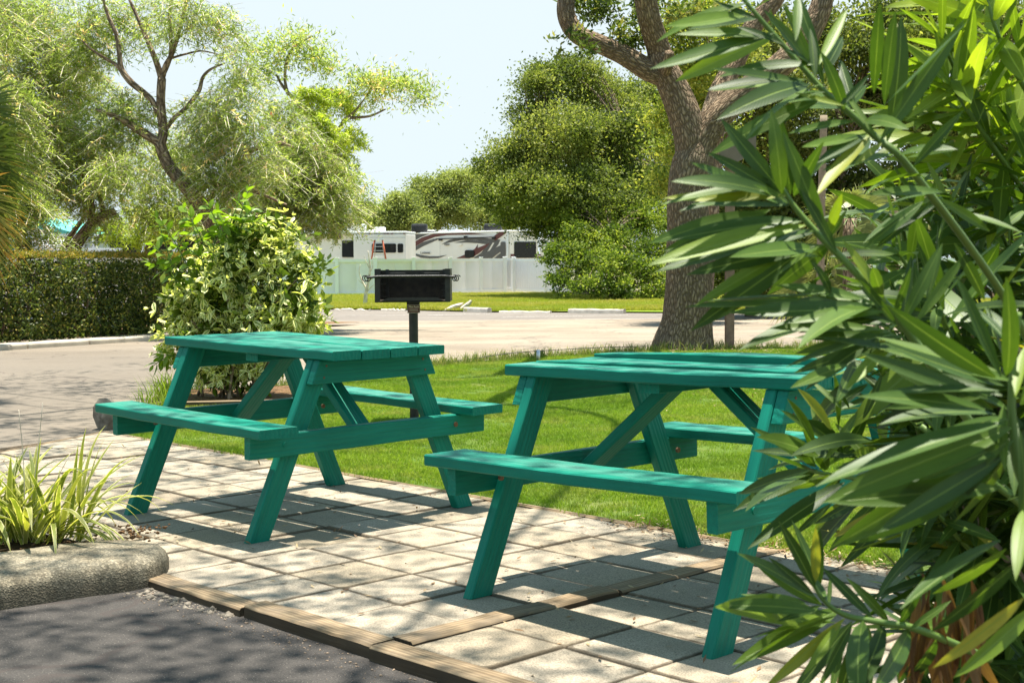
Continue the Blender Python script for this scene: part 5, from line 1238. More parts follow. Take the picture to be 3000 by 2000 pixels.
V, F, A = blob_leaves([B(x, y, r, 29, w) for x, y, r, w in ((560, 640, 60, 1), (640, 660, 50, 1), (480, 670, 50, 1), (400, 700, 40, 1), (330, 680, 40, 1), (700, 660, 60, 1), (430, 640, 60, 0.6))], total=9000, leaf=0.13, width=0.2, cl=0.25, per=12, tone=0.6, shell=0.3)
fs = empty('feathery_shrub', at(480, 780, 29)); tag(fs, 'light feathery shrub between the hedge and the weeping trees', 'shrub')
put(link('foliage', fast_mesh('foliage', V, F, A), M['leaf_lime']), fs)
for x in (420, 520, 640): put(tube('stem', [at(x, 800, 29), at(x+10, 720, 29), at(x+30, 660, 29)], [0.03, 0.025, 0.01], M['grey_bark'], None, 6, 4), fs)

# --- hedge
hd = empty('hedge', tuple(k0+kn*1.3)); tag(hd, 'long clipped hedge with reddish new growth on top along the left kerb', 'hedge')
nH = 78000
u = rng.uniform(-9, 7.2, nH); face = rng.random(nH)
hh = 1.155; thk = 1.15
vv = np.where(face < 0.5, 0.0, np.where(face < 0.75, rng.uniform(0, thk, nH), thk)); zz = np.where((face >= 0.5) & (face < 0.75), hh, rng.uniform(0.0, hh, nH))
nz = np.array([noise.noise(Vector((a*1.3, c*2.2, b*1.1))) for a, b, c in zip(u, vv, zz)])
nz2 = np.array([noise.noise(Vector((a*4.5, c*5.5, b*4))) for a, b, c in zip(u, vv, zz)])
vv = vv+0.16*nz+0.08*nz2+rng.normal(size=nH)*0.035; zz = zz+np.where(face >= 0.5, 0.05*nz+rng.normal(size=nH)*0.022, 0)
bare = (face < 0.5) & (zz > 0.42) & (zz < 0.80) & ((nz2+0.6*nz) > np.where(u > -0.4, 0.16, 0.40))
thin = (rng.random(nH) > 0.82)
keep = (~bare) | thin
keep &= ~((face < 0.5) & (nz2 < -0.30) & (rng.random(nH) > 0.35))
base = np.array(k0)[None]+np.array(kd)[None]*u[:, None]+np.array(kn)[None]*(0.52+vv)[:, None]; gd = np.array([gz(b) for b in base[:, 1]]); base[:, 2] = 0.05+zz+gd*(1-zz/hh)
top = (zz > hh-0.05)
Pq = base[keep]
V, F, A = quads(Pq[~top[keep]], rng.normal(size=((~top[keep]).sum(), 3)), 0.055*(0.7+0.6*rng.random((~top[keep]).sum())), 0.03)
put(link('foliage', fast_mesh('foliage', V, F, A), M['leaf_hedge']), hd)
st_n = 240; su_ = rng.uniform(-9, 7.2, st_n); sb_ = np.array(k0)[None]+np.array(kd)[None]*su_[:, None]+np.array(kn)[None]*(0.8+rng.uniform(0, 1.0, st_n))[:, None]; sb_[:, 2] = hh+0.03
sk = np.repeat(np.arange(st_n), 9); sp3 = sb_[sk]+np.stack([rng.normal(size=len(sk))*0.015, rng.normal(size=len(sk))*0.015, np.tile(np.linspace(0, 1, 9), st_n)*np.repeat(rng.uniform(0.03, 0.16, st_n), 9)], 1)
V, F, A = quads(sp3, rng.normal(size=(len(sk), 3)), 0.045, 0.018); put(link('stray_shoots', fast_mesh('stray_shoots', V, F, A), M['leaf_hedge']), hd)
tp = Pq[top[keep]]; D = rng.normal(size=(len(tp), 3)); D[:, 2] = abs(D[:, 2])+0.6
V, F, A = quads(tp, D, 0.05, 0.02); put(link('new_growth', fast_mesh('new_growth', V, F, A), M['leaf_hedge_top']), hd)
parts = []
for k in range(150):
    uu = random.uniform(-9, 7); v0 = random.uniform(0.3, 0.8)
    a_ = k0+kd*uu+kn*(0.82+v0); a_.z = 0.0; b_ = a_+kd*random.uniform(-0.3, 0.3)+kn*random.uniform(-0.2, 0.2); b_.z = 0.5; c_ = b_+kd*random.uniform(-0.3, 0.3)+kn*random.uniform(-0.2, 0.2); c_.z = 1.05
    parts.append(tube_arrays([a_, b_, c_], [0.022, 0.016, 0.006], 5, 3, 0, k))
v, f, a = concat(parts); o = put(link('stems', fast_mesh('stems', v, f, a, True), M['grey_bark']), hd); o['kind'] = 'stuff'
# dark inner body so that the hedge is not see through low down
inner = 30000
u2 = rng.uniform(-9, 7.2, inner); z2 = 1.05*rng.random(inner)**1.25; P_ = np.array(k0)[None]+np.array(kd)[None]*u2[:, None]+np.array(kn)[None]*(0.82+rng.uniform(0.2, 0.9, inner))[:, None]; P_[:, 2] = 0.05+z2+np.array([gz(b) for b in P_[:, 1]])*(1-z2/hh)
V, F, A = quads(P_, rng.normal(size=(inner, 3)), 0.08, 0.06); put(link('inner_foliage', fast_mesh('inner_foliage', V, F, A), M['leaf_hedge']), hd)
tree('dark_shrub', 'dark narrow shrub rising above the hedge at the left edge', 'shrub', [B(-15, y, 32, 19.2) for y in (740, 690, 640)]+[B(10, 730, 22, 19.2)], [([at(-10, 950, 19.2), at(-10, 700, 19.2)], [0.03, 0.01])], M['leaf_dark'], M['grey_bark'], 3500, 0.06, 0.5, 0.08, 10)
# --- bare sapling by the fence
sb = at(1068, 888, 50.5); sap = empty('bare_sapling', (sb.x, 50.5, gz(50))); tag(sap, 'leafless grey sapling on the verge left of the grill', 'sapling')
SQ = lambda x, y: at(x, y, 50.5)
for pts, r in (([(1070, 893), (1072, 860), (1078, 830), (1084, 790), (1082, 760), (1078, 735)], 0.085), ([(1073, 845), (1060, 820), (1052, 795), (1056, 775)], 0.04), ([(1078, 825), (1095, 810), (1100, 790)], 0.03), ([(1084, 790), (1072, 765), (1066, 748)], 0.025), ([(1070, 835), (1055, 825), (1047, 815)], 0.02), ([(1083, 800), (1092, 780), (1090, 755)], 0.02), ([(1074, 858), (1088, 840), (1104, 830)], 0.02)):
    put(tube('trunk' if r > 0.08 else 'branch', [SQ(*p) for p in pts], [r, r*0.7, r*0.45, r*0.2], M['twig'], None, 7, 4), sap)

# ================================================================== GRASS (real blades, instanced tufts inside one stuff object)
def tuft(name, n, r, h, w, lean, mat, seed):
    g = np.random.default_rng(seed); a = g.random(n)*2*PI; rr = r*np.sqrt(g.random(n))
    b = np.stack([rr*np.cos(a), rr*np.sin(a), np.zeros(n)], 1)
    H = h*(0.5+0.8*g.random(n)); t = g.random(n)*2*PI; ln = lean*H*(0.2+g.random(n)); dv = np.stack([np.cos(t)*ln, np.sin(t)*ln, H], 1)
    s = g.random(n)*2*PI; sv_ = np.stack([np.cos(s), np.sin(s), np.zeros(n)], 1)*w/2
    mid_ = b+dv*np.array([0.35, 0.35, 0.6])
    V = np.stack([b-sv_, b+sv_, mid_+sv_*0.8, mid_-sv_*0.8, b+dv], 1).reshape(-1, 3)
    i = np.arange(n)*5; F4 = np.stack([i, i+1, i+2, i+3], 1); F3 = np.stack([i+3, i+2, i+4], 1)
    me = bpy.data.meshes.new(name); me.from_pydata([tuple(v) for v in V], [], [tuple(f) for f in F4]+[tuple(f) for f in F3])
    at_ = me.attributes.new('rnd', 'FLOAT', 'POINT'); at_.data.foreach_set('value', np.repeat(g.random(n), 5).astype(np.float32))
    me.materials.append(mat); return me
def scatter(name, P, S, proto_mesh, parent=None, kind='stuff'):
    """One object: its vertices are the tuft positions, a node group stands a tuft on each."""
    me = fast_mesh(name, P, np.zeros((0, 3), dtype=np.int32), {'sc': S}) if False else bpy.data.meshes.new(name)
    me.vertices.add(len(P)); me.vertices.foreach_set('co', np.asarray(P, dtype=np.float32).ravel())
    a_ = me.attributes.new('sc', 'FLOAT', 'POINT'); a_.data.foreach_set('value', np.asarray(S, dtype=np.float32))
    o = bpy.data.objects.new(name, me); col.objects.link(o)
    if parent: o.parent = parent
    po = bpy.data.objects.new(name+'_tuft', proto_mesh)       # prototype, linked to no collection
    ng = bpy.data.node_groups.new(name, 'GeometryNodeTree')
    ng.interface.new_socket('Geometry', in_out='INPUT', socket_type='NodeSocketGeometry'); ng.interface.new_socket('Geometry', in_out='OUTPUT', socket_type='NodeSocketGeometry')
    i_ = ng.nodes.new('NodeGroupInput'); o_ = ng.nodes.new('NodeGroupOutput'); ip = ng.nodes.new('GeometryNodeInstanceOnPoints'); oi = ng.nodes.new('GeometryNodeObjectInfo')
    oi.inputs['Object'].default_value = po
    rv = ng.nodes.new('FunctionNodeRandomValue'); rv.data_type = 'FLOAT_VECTOR'; rv.inputs[0].default_value = (-0.12, -0.12, 0); rv.inputs[1].default_value = (0.12, 0.12, 6.283)
    na = ng.nodes.new('GeometryNodeInputNamedAttribute'); na.data_type = 'FLOAT'; na.inputs['Name'].default_value = 'sc'
    L_ = ng.links.new; L_(i_.outputs[0], ip.inputs['Points']); L_(oi.outputs['Geometry'], ip.inputs['Instance']); L_(rv.outputs[0], ip.inputs['Rotation']); L_(na.outputs[0], ip.inputs['Scale']); L_(ip.outputs[0], o_.inputs[0])
    md = o.modifiers.new('tufts', 'NODES'); md.node_group = ng; o['kind'] = kind; return o
def inpoly(x, y, poly):
    ins = np.zeros(len(x), bool); j = len(poly)-1
    for i in range(len(poly)):
        xi, yi = poly[i]; xj, yj = poly[j]
        c = ((yi > y) != (yj > y)) & (x < (xj-xi)*(y-yi)/(yj-yi+1e-12)+xi); ins ^= c; j = i
    return ins
grng = np.random.default_rng(5)
n = 210000; x = grng.uniform(-4, 8, n); y = 4+14.2*grng.random(n)
k = inpoly(x, y, lawn_pts) & (np.abs(x) < 0.38*y+0.35) & (np.hypot(x-2.0, y-16.8) > 0.5)
pz = np.array([noise.noise(Vector((a*1.6, b*1.6, 0))) for a, b in zip(x[k], y[k])])
k2 = grng.random(k.sum()) < (0.25+1.15*np.clip(pz+0.45, 0, 1))*np.clip(1.35-y[k]*0.035, 0.4, 1)
P = np.stack([x[k][k2], y[k][k2], np.full(k2.sum(), -0.002)], 1)
scatter('grass', P, (0.75+0.5*grng.random(len(P)))*(1+0.35*pz[k2]), tuft('grass_tuft', 20, 0.045, 0.020, 0.0035, 0.9, M['grass'], 1))
n = 60000; y = 42.5+27*grng.random(n)**1.1; x = grng.uniform(-1, 1, n)*(0.385*y)
k = inpoly(x, y, verge_pts); P = np.stack([x[k], y[k], np.array([gz(b) for b in y[k]])+0.015], 1)
scatter('verge_grass', P, 0.7+0.7*grng.random(len(P)), tuft('verge_tuft', 16, 0.16, 0.085, 0.014, 0.7, M['verge_grass'], 2))
# ragged long grass along the far edge of the lawn and by the shrub bed
def along(poly, n, spread):
    seg = [(Vector(a), Vector(b)) for a, b in zip(poly[:-1], poly[1:])]; Ls = [(b-a).length for a, b in seg]; out = []
    for _ in range(n):
        q = random.choices(range(len(seg)), Ls)[0]; p = seg[q][0].lerp(seg[q][1], random.random()); out.append((p.x+random.gauss(0, spread), p.y+random.gauss(0, spread*1.3), 0))
    return np.array(out)
le = along([(-2.0, 12.0), (-0.75, 14.4), (0.0, 15.15), (1.69, 16.45), (3.4, 16.95), (7, 17.2)], 1700, 0.10)
scatter('edge_grass', le, 0.35+0.9*grng.random(len(le))**3, tuft('edge_tuft', 12, 0.05, 0.10, 0.006, 0.7, leaf_mat('edge_grass', [(0, (0.10, 0.17, 0.02)), (0.6, (0.22, 0.25, 0.05)), (1, (0.45, 0.36, 0.16))], 0.35), 3))
le = np.concatenate([along([(-2.7, 10.3), (-2.78, 11.0), (-2.5, 11.9)], 26, 0.06), along([(-2.36, 9.0), (-2.5, 10.2)], 16, 0.03)])
scatter('bed_grass', le, 0.7+0.8*grng.random(len(le)), tuft('bed_tuft', 14, 0.04, 0.15, 0.006, 0.7, M['grass'], 4))
# dry litter: round the oak, right of the tables, a little on the pavers
lit = []
for _ in range(5200):
    r_ = random.random()
    if r_ < 0.45: x_, y_ = random.gauss(3.2, 1.1), random.gauss(11.8, 0.9)
    elif r_ < 0.7: x_, y_ = random.gauss(2.6, 1.0), random.gauss(16.6, 0.4)
    elif r_ < 0.9:
        t = random.random(); q = PG(-1.95+random.gauss(0.0, 0.22), random.uniform(4.5, 12)); x_, y_ = q
    else:
        q = PG(random.uniform(-2, 3.8), random.uniform(-8, 12)); x_, y_ = q
    lit.append((x_, y_, 0.006+random.random()*0.02*(r_ < 0.7)))
lit = np.array(lit); D = grng.normal(size=(len(lit), 3))*np.array([1, 1, 0.25])
V, F, A = quads(lit, D, 0.022+0.02*grng.random(len(lit)), 0.010, None, 3.0)
tag(link('leaf_litter', fast_mesh('leaf_litter', V, F, A), leaf_mat('litter', [(0, (0.10, 0.055, 0.025)), (0.6, (0.26, 0.16, 0.08)), (1, (0.48, 0.38, 0.22))], 0.1)), kind='stuff')

# ================================================================== DETAILED PLANTS
def detail_leaf_mat(name, stops, rib, transl=0.35, rough=0.42, spec=0.42, cream=None, margin=0.62, tboost=1.6, veins=True):
    m, nt, out = new_mat(name); g = NT(nt)
    lf = g.attr('lf').outputs['Vector']; sp_ = g.n('ShaderNodeSeparateXYZ', {0: lf})
    r = g.math('FRACT', g.math('ADD', g.rnd(), g.attr('rnd').outputs['Fac']))
    c = g.ramp(r, stops)
    av = g.math('ABSOLUTE', sp_.outputs[1])
    mot = g.noise(g.vmul(lf, (7, 3, 1)), 1.0, 4, 0.6)
    c = g.mix(0.55, c, g.ramp(mot, [(0.3, (0.78, 0.80, 0.75)), (0.7, (1.22, 1.18, 1.1))]), 'MULTIPLY')
    ribf = g.math('SUBTRACT', 1.0, g.ramp_fac(av, 0.03, 0.10))
    if cream:
        seedv = g.n('ShaderNodeCombineXYZ', {0: g.math('MULTIPLY', r, 40.0)}).outputs[0]
        nv = g.noise(g.n('ShaderNodeVectorMath', {0: g.vmul(lf, (4.5, 2.2, 1)), 1: seedv}, operation='ADD').outputs[0], 1.0, 4, 0.7)
        edge = g.ramp_fac(g.math('ADD', av, g.math('MULTIPLY', g.math('SUBTRACT', nv, 0.5), 1.5)), margin-0.05, margin+0.05)
        c = g.mix(edge, c, cream)
    c = g.mix(g.math('MULTIPLY', ribf, 0.8), c, rib)
    h = g.math('ADD', g.math('MULTIPLY', ribf, 0.6), g.math('MULTIPLY', g.n('ShaderNodeTexWave', {'Vector': g.n('ShaderNodeVectorMath', {0: g.vmul(lf, (1, 0, 0)), 1: g.n('ShaderNodeCombineXYZ', {0: g.math('MULTIPLY', av, -0.12)}).outputs[0]}, operation='ADD').outputs[0], 'Scale': 9.0}).outputs['Fac'], 0.07 if veins else 0.0))
    nrm = g.bump(h, 0.35, 0.002)
    b = g.pbsdf(None, c, rough, spec, nrm)
    t = g.n('ShaderNodeBsdfTranslucent'); nt.links.new(g.mix(1.0, c, (tboost*1.1, tboost*1.15, tboost*0.35), 'MULTIPLY'), t.inputs[0])
    mx = g.n('ShaderNodeMixShader', {0: transl}); nt.links.new(b, mx.inputs[1]); nt.links.new(t.outputs[0], mx.inputs[2]); nt.links.new(mx.outputs[0], out.inputs[0])
    return m
M['varieg'] = detail_leaf_mat('variegated_leaf', [(0, (0.10, 0.18, 0.02)), (0.6, (0.20, 0.30, 0.035)), (1, (0.34, 0.42, 0.06))], (0.38, 0.42, 0.16), 0.32, cream=(0.78, 0.76, 0.42), margin=0.30)
M['green_leaf'] = detail_leaf_mat('green_leaf', [(0, (0.10, 0.18, 0.012)), (1, (0.20, 0.31, 0.02))], (0.24, 0.38, 0.06), 0.42)
M['flax'] = detail_leaf_mat('flax_blade', [(0, (0.13, 0.17, 0.03)), (0.6, (0.22, 0.26, 0.05)), (1, (0.38, 0.38, 0.10))], (0.26, 0.30, 0.08), 0.35, cream=(0.70, 0.64, 0.34), margin=0.80, veins=False)
M['oleander'] = detail_leaf_mat('oleander_leaf', [(0, (0.030, 0.064, 0.010)), (0.5, (0.055, 0.110, 0.015)), (0.84, (0.092, 0.160, 0.018)), (0.97, (0.17, 0.25, 0.022)), (1, (0.34, 0.30, 0.05))], (0.19, 0.27, 0.055), 0.27, 0.46, 0.35)
M['oleander_sunlit'] = detail_leaf_mat('oleander_sunlit_leaf', [(0, (0.08, 0.135, 0.015)), (0.6, (0.15, 0.225, 0.02)), (1, (0.26, 0.33, 0.04))], (0.30, 0.40, 0.07), 0.45, 0.42, 0.35)  # lighter copy of the oleander leaf, its sunlit look put into the colour
M['dead_leaf'] = detail_leaf_mat('dead_leaf', [(0, (0.09, 0.042, 0.018)), (1, (0.22, 0.12, 0.05))], (0.22, 0.13, 0.06), 0.2, 0.7, 0.2)
M['green_stem'] = plain('green_stem', (0.12, 0.20, 0.035), 0.5, 0.4, 0.2)
M['palm_leaf'] = leaf_mat('palm_leaf', [(0, (0.045, 0.075, 0.014)), (0.55, (0.10, 0.14, 0.026)), (0.75, (0.26, 0.24, 0.06)), (1, (0.55, 0.26, 0.05))], 0.3, 0.5, 0.3)
M['palmetto'] = leaf_mat('palmetto_leaf', [(0, (0.11, 0.14, 0.04)), (0.6, (0.22, 0.24, 0.08)), (1, (0.46, 0.46, 0.24))], 0.3, 0.45, 0.4)

def shoot_leaves(pts, f0, f1, whorls, per, L, ang, protos, twist=0.4, droop=0.15, updir=0.0, jitter=0.15, young=0.5):
    P = smooth_path(pts, 8); out = []; a0 = random.random()*6
    for w in range(whorls):
        f = f0+(f1-f0)*w/max(1, whorls-1); q = min(len(P)-2, int(f*(len(P)-1))); d = (P[q+1]-P[q]).normalized(); p = P[q].lerp(P[q+1], f*(len(P)-1)-q)
        ref = Vector((0, 0, 1)) if abs(d.z) < 0.9 else Vector((1, 0, 0)); s = d.cross(ref).normalized(); t = d.cross(s)
        for k in range(per):
            a = a0+w*1.05+k*2*PI/per+random.gauss(0, twist*0.4); yf = w/max(1, whorls-1)
            an = ang*(1-0.55*yf**4)+random.gauss(0, jitter)
            v = d*math.cos(an)+(s*math.cos(a)+t*math.sin(a))*math.sin(an); v.z -= droop*random.random(); v.z += updir; v.normalize()
            sc = L*(0.75+0.45*random.random())*(1-young*yf**5)
            out.append((p, frame_from(v, (random.gauss(0, 0.35), random.gauss(0, 0.35), 1), random.gauss(0, twist)), sc, random.randrange(len(protos))))
    return out
def near_first(poses): return sorted(poses, key=lambda q: Vector(q[0]).length/(q[2]+1e-6))
def rebase(poses, o): return [(p-o, m3, s, i) for p, m3, s, i in poses]

# --- variegated shrub
YS = 10.9; sbase = at(690, 1168, YS); sbase.z = 0
vsb = empty('variegated_shrub', sbase); tag(vsb, 'rounded shrub with cream and green variegated leaves behind the left picnic table', 'shrub')
pv_ = leaf_protos('leaf', [dict(L=1, W=0.40, droop=0.25, fold=0.25, nseg=6, wave=0.02), dict(L=1, W=0.48, droop=0.5, fold=0.15, nseg=6, wave=0.04), dict(L=1, W=0.36, droop=-0.1, fold=0.35, nseg=6, wave=0.03)], M['varieg'])
def shell_pt(bl):
    b = random.choices(bl, [q[1]**2 for q in bl])[0]; d = Vector(unit(rng.normal(size=3)))
    if d.y > 0.35 and random.random() < 0.6: d.y = -d.y
    return Vector(b[0])+d*b[1]*random.uniform(0.62, 1.03), d
vb = [B(x, y, r, YS+d) for x, y, r, d in ((640, 1010, 150, 0.0), (760, 980, 150, 0.0), (850, 900, 120, 0.0), (880, 800, 90, 0.05), (760, 800, 140, 0.05), (640, 850, 150, 0), (560, 900, 110, 0), (700, 720, 120, 0.0), (800, 700, 100, 0.05), (530, 1000, 80, -0.05), (900, 960, 70, 0), (640, 1090, 90, -0.1), (740, 1100, 90, 0.1))]
poses = []
for _ in range(440):
    c, d = shell_pt(vb)
    if c.z < 0.12: continue
    d2 = (d+Vector((0, 0, 0.45))+Vector(rng.normal(size=3))*0.25).normalized(); st_ = c-d2*0.16
    poses += shoot_leaves([st_, c-d2*0.05, c+d2*0.03], 0.2, 1.0, 3, 3, 0.086, R(68), pv_, droop=0.35)
place_leaf_objects('leaf', pv_, rebase(near_first(poses), sbase), M['varieg'], vsb, 300)
for k in range(16):
    c = Vector(vb[k % len(vb)][0])+Vector(rng.normal(size=3))*0.12
    b0 = sbase+Vector((random.gauss(0, 0.12), random.gauss(0, 0.1), -0.02)); put(tube('stem', [b0, b0.lerp(c, 0.5)+Vector((0, 0, 0.1)), c], [0.014, 0.010, 0.004], M['grey_bark'], None, 6, 4, 0.1, k), vsb)
# inner shade leaves so that the middle reads dense
ib = [(b[0], b[1]*0.8, 1.0) for b in vb]
V, F, A = blob_leaves(ib, total=4200, leaf=0.08, width=0.5, cl=0.08, per=8, tone=0.4, shell=0.1)
o = put(link('inner_foliage', fast_mesh('inner_foliage', V, F, A), M['leaf_bush']), vsb)
# --- plain green shoots at its upper left
gb_ = at(560, 1150, YS+0.1); gb_.z = 0; gsh = empty('leafy_shrub', gb_); tag(gsh, 'shrub with larger plain bright green leaves at the upper left of the variegated one', 'shrub')
pg_ = leaf_protos('leaf', [dict(L=1, W=0.42, droop=0.35, fold=0.2, nseg=6, wave=0.03), dict(L=1, W=0.48, droop=0.6, fold=0.15, nseg=6, wave=0.04)], M['green_leaf'])
poses = []
for (x0, y0, x1, y1) in ((600, 800, 560, 640), (620, 780, 640, 620), (640, 760, 700, 590), (680, 740, 725, 560), (560, 800, 480, 660), (540, 820, 450, 720), (560, 860, 440, 770), (520, 840, 460, 640), (600, 720, 540, 610), (650, 700, 610, 600), (700, 720, 760, 640), (590, 760, 500, 700), (640, 700, 660, 650), (700, 680, 740, 610), (520, 1040, 450, 1070), (540, 1060, 470, 1040)):
    a_, b_ = at(x0, y0, YS-0.15), at(x1, y1, YS-0.2+random.uniform(-0.15, 0.1))
    m_ = a_.lerp(b_, 0.5)+Vector((0, 0, 0.02)); put(tube('stem', [a_, m_, b_], [0.006, 0.005, 0.003], M['green_stem'], None, 5, 4), gsh)
    poses += shoot_leaves([a_, m_, b_], 0.15, 1.0, 6, 2, 0.125, R(62), pg_, droop=0.25, young=0.4)
place_leaf_objects('leaf', pg_, rebase(near_first(poses), gb_), M['green_leaf'], gsh, 300)
sbed = poly_sheet('shrub_bed', [(-2.62, 10.35), (-1.45, 10.55), (-1.25, 11.3), (-1.9, 11.9), (-2.7, 11.6), (-2.85, 10.9)], 0.022, M['mulch'], thick=0.06); tag(sbed, kind='structure')
timber('thin dark edging board round the bed of the variegated shrub', (-2.66, 10.30), (-1.42, 10.50), w=0.03, t=0.08, z=0.045, seed=61, grp=None)

# --- flax lily in the near bed
fb = on(110, 1588, 0.05); flax = empty('flax_lily', fb); tag(flax, 'strappy yellow green striped flax lily in the bed behind the near kerb', 'plant')
def strap(base, d, L, W, arch, seed, mat=None, name='blade'):
    n_ = 12; V, uv = [], []; P_ = []
    p = Vector(base); dd = Vector(d).normalized(); step = L/n_
    for k in range(n_+1):
        P_.append(p.copy()); dd = (dd+Vector((0, 0, -arch*step*(1.2+2.2*k/n_)))+Vector((noise.noise(Vector((seed, k*0.3, 0))), noise.noise(Vector((seed, k*0.3, 7))), 0))*0.02).normalized(); p = p+dd*step
    for k in range(n_+1):
        t_ = (P_[min(k+1, n_)]-P_[max(k-1, 0)]).normalized(); s_ = t_.cross(Vector((0, 0, 1)))
        if s_.length < 0.15: s_ = Vector((-d[1], d[0], 0)); 
        s_.normalize(); u_ = s_.cross(t_); f = k/n_; w = W/2*(0.55+0.45*min(1, f*4))*(1-f**3.5)
        for v_ in (-1, 0, 1): V.append(P_[k]+s_*v_*w+u_*abs(v_)*w*0.35); uv.append((f*3, v_, 0))
    F = [(k*3+c, k*3+c+1, (k+1)*3+c+1, (k+1)*3+c) for k in range(n_) for c in (0, 1)]
    me = fast_mesh(name, [tuple(v-fb) for v in V], F, {'lf': np.array(uv)}, True); return link(name, me, mat or M['flax'], flax)
for k in range(100):
    c = Vector((fb.x+random.uniform(-0.33, 0.16), fb.y+random.uniform(-0.05, 0.12), 0.05)); a = random.uniform(0, 2*PI); tl = random.uniform(0.10, 1.0)
    if c.x > fb.x+0.02: a = random.gauss(0.0, 1.0)
    strap(c, (math.cos(a)*tl, math.sin(a)*tl, 1), random.uniform(0.28, 0.50), random.uniform(0.018, 0.032), random.uniform(0.6, 2.3), k)
for (tx, ty, L_) in ((1.2, 0.05, 0.42), (0.8, 0.0, 0.48), (0.6, -0.2, 0.40), (1.3, -0.3, 0.40), (1.0, -0.1, 0.46), (1.0, 0.1, 0.44), (0.9, -0.25, 0.46), (1.1, -0.5, 0.34), (0.7, -0.15, 0.44)):
    strap((fb.x+0.03, fb.y, 0.05), (tx, ty, 0.9), L_, 0.020, 3.0, tx*9+ty)
for (x, y) in ((55, 1200), (125, 1180), (205, 1330)):
    t_ = at(x, y, 5.0); put(tube('dry_stem', [Vector((fb.x-0.05, fb.y, 0.05)), (Vector((fb.x-0.05, fb.y, 0.05))).lerp(t_, 0.5)+Vector((0.01, 0, 0.02)), t_], [0.0022, 0.0018, 0.0012], M['twig'], None, 4, 4), flax)
tag(scatter_stones('bark_chips', 500, lambda: (random.uniform(-2.3, -1.35), random.uniform(4.95, 5.45)), 0.004, 0.014, M['mulch'], lambda x, y: 0.045), kind='stuff')

# --- fan palms
def fan(name, base, hub, d, rad_, nseg, spread, mat, parent, droop=0.25, wseg=0.02, tone=0.4):
    """petiole from base to hub and a folded fan of segments opening along d"""
    hub = Vector(hub); d = Vector(d).normalized(); ref = Vector((random.gauss(0, 0.35), 1, random.gauss(0.3, 0.35)))
    if abs(d.dot(ref.normalized())) > 0.9: ref = Vector((0, 0.2, 1))
    ref = ref; s = d.cross(ref).normalized(); u_ = s.cross(d); parts = []
    for k in range(nseg):
        a = (k/(nseg-1)-0.5)*spread; v = (d*math.cos(a)+s*math.sin(a)+u_*random.gauss(0.05, 0.05)).normalized(); L_ = rad_*(0.85+0.25*math.cos(a*0.8))*random.uniform(0.9, 1.08)
        side_ = v.cross(u_).normalized(); V, rr = [], []; n_ = 6; sag = droop*random.uniform(0.6, 1.5)
        for q in range(n_+1):
            f = q/n_; p = hub+v*L_*f+Vector((0, 0, -sag*L_*f**2.6)); w = wseg*(0.4+0.6*math.sin(PI*min(1, f*1.1+0.05)))*(1-f**3)
            V += [p-side_*w/2, p+side_*w/2]; tn = tone+random.gauss(0, 0.1)+(0.5*f**4 if random.random() < 0.5 else 0); rr += [tn, tn]
        V = np.array([tuple(x) for x in V]); F = np.array([(2*q, 2*q+1, 2*q+3, 2*q+2) for q in range(n_)]); parts.append((V, F, {'rnd': np.clip(rr, 0, 1)}))
    V, F, A = concat(parts); o = put(link(name, fast_mesh(name, V, F, A), mat), parent)
    pt = tube('petiole', [Vector(base), Vector(base).lerp(hub, 0.5)+Vector((0, 0, 0.04)), hub], [0.012, 0.010, 0.006], M['green_stem'], None, 6, 4); pt.parent = o
    return o
YP = 11.5; pc = at(-330, 450, YP); palm = empty('fan_palm', (pc.x, YP, 0)); tag(palm, 'fan palm whose spiky fronds with orange tips enter at the left edge', 'palm')
put(tube('trunk', [Vector((pc.x, YP, -0.05)), Vector((pc.x+0.03, YP, pc.z*0.6)), Vector((pc.x, YP, pc.z))], [0.17, 0.15, 0.16], M['grey_bark'], None, 18, 8, 0.1, 3), palm)
for (hx_, hy_, dx_, dz_, t_, r_) in ((-120, 330, 1, 0.35, 0.45, 0.58), (-130, 420, 1, 0.05, 0.5, 0.62), (-140, 500, 1, -0.25, 0.6, 0.62), (-150, 590, 0.9, -0.6, 0.7, 0.60), (-160, 380, 0.9, 0.2, 0.35, 0.62), (-170, 540, 1, -0.4, 0.35, 0.66), (-120, 460, 0.9, -0.1, 0.3, 0.56), (-150, 640, 0.7, -0.8, 0.8, 0.5)):
    hb_ = at(hx_+35, hy_, YP-random.uniform(0.0, 0.5)); fan('frond', pc, hb_, (dx_, -0.25+random.uniform(-0.3, 0.3), dz_), r_, 46, 2.5, M['palm_leaf'], palm, 0.22, 0.026, t_)
YQ = 27.5
for q, (x, y, lb) in enumerate(((2490, 640, 'palmetto with pale fan fronds behind the middle of the oleander'), (2400, 860, 'low palmetto at the grass edge behind the oleander'), (2640, 640, 'palmetto further right behind the oleander'))):
    c = at(x, y, YQ+q*0.6); pm = empty('palmetto', (c.x, c.y, gz(c.y))); tag(pm, lb, 'palm', 'palmettos behind the oleander')
    put(tube('trunk', [Vector((c.x, c.y, gz(c.y)-0.05)), c], [0.14, 0.13], M['grey_bark'], None, 12, 6, 0.2, q), pm)
    for k in range(22):
        a = 2*PI*k/22+random.gauss(0, 0.15); el = random.uniform(-0.7, 1.0); d = Vector((math.cos(a), math.sin(a)*0.8-0.2, el)).normalized(); L0 = random.uniform(0.25, 0.55)
        fan('frond', c, c+d*L0, d+Vector((0, 0, -0.15)), random.uniform(0.5, 0.72), 22, 2.3, M['palmetto'], pm, 0.35, 0.035, random.uniform(0.2, 0.75))

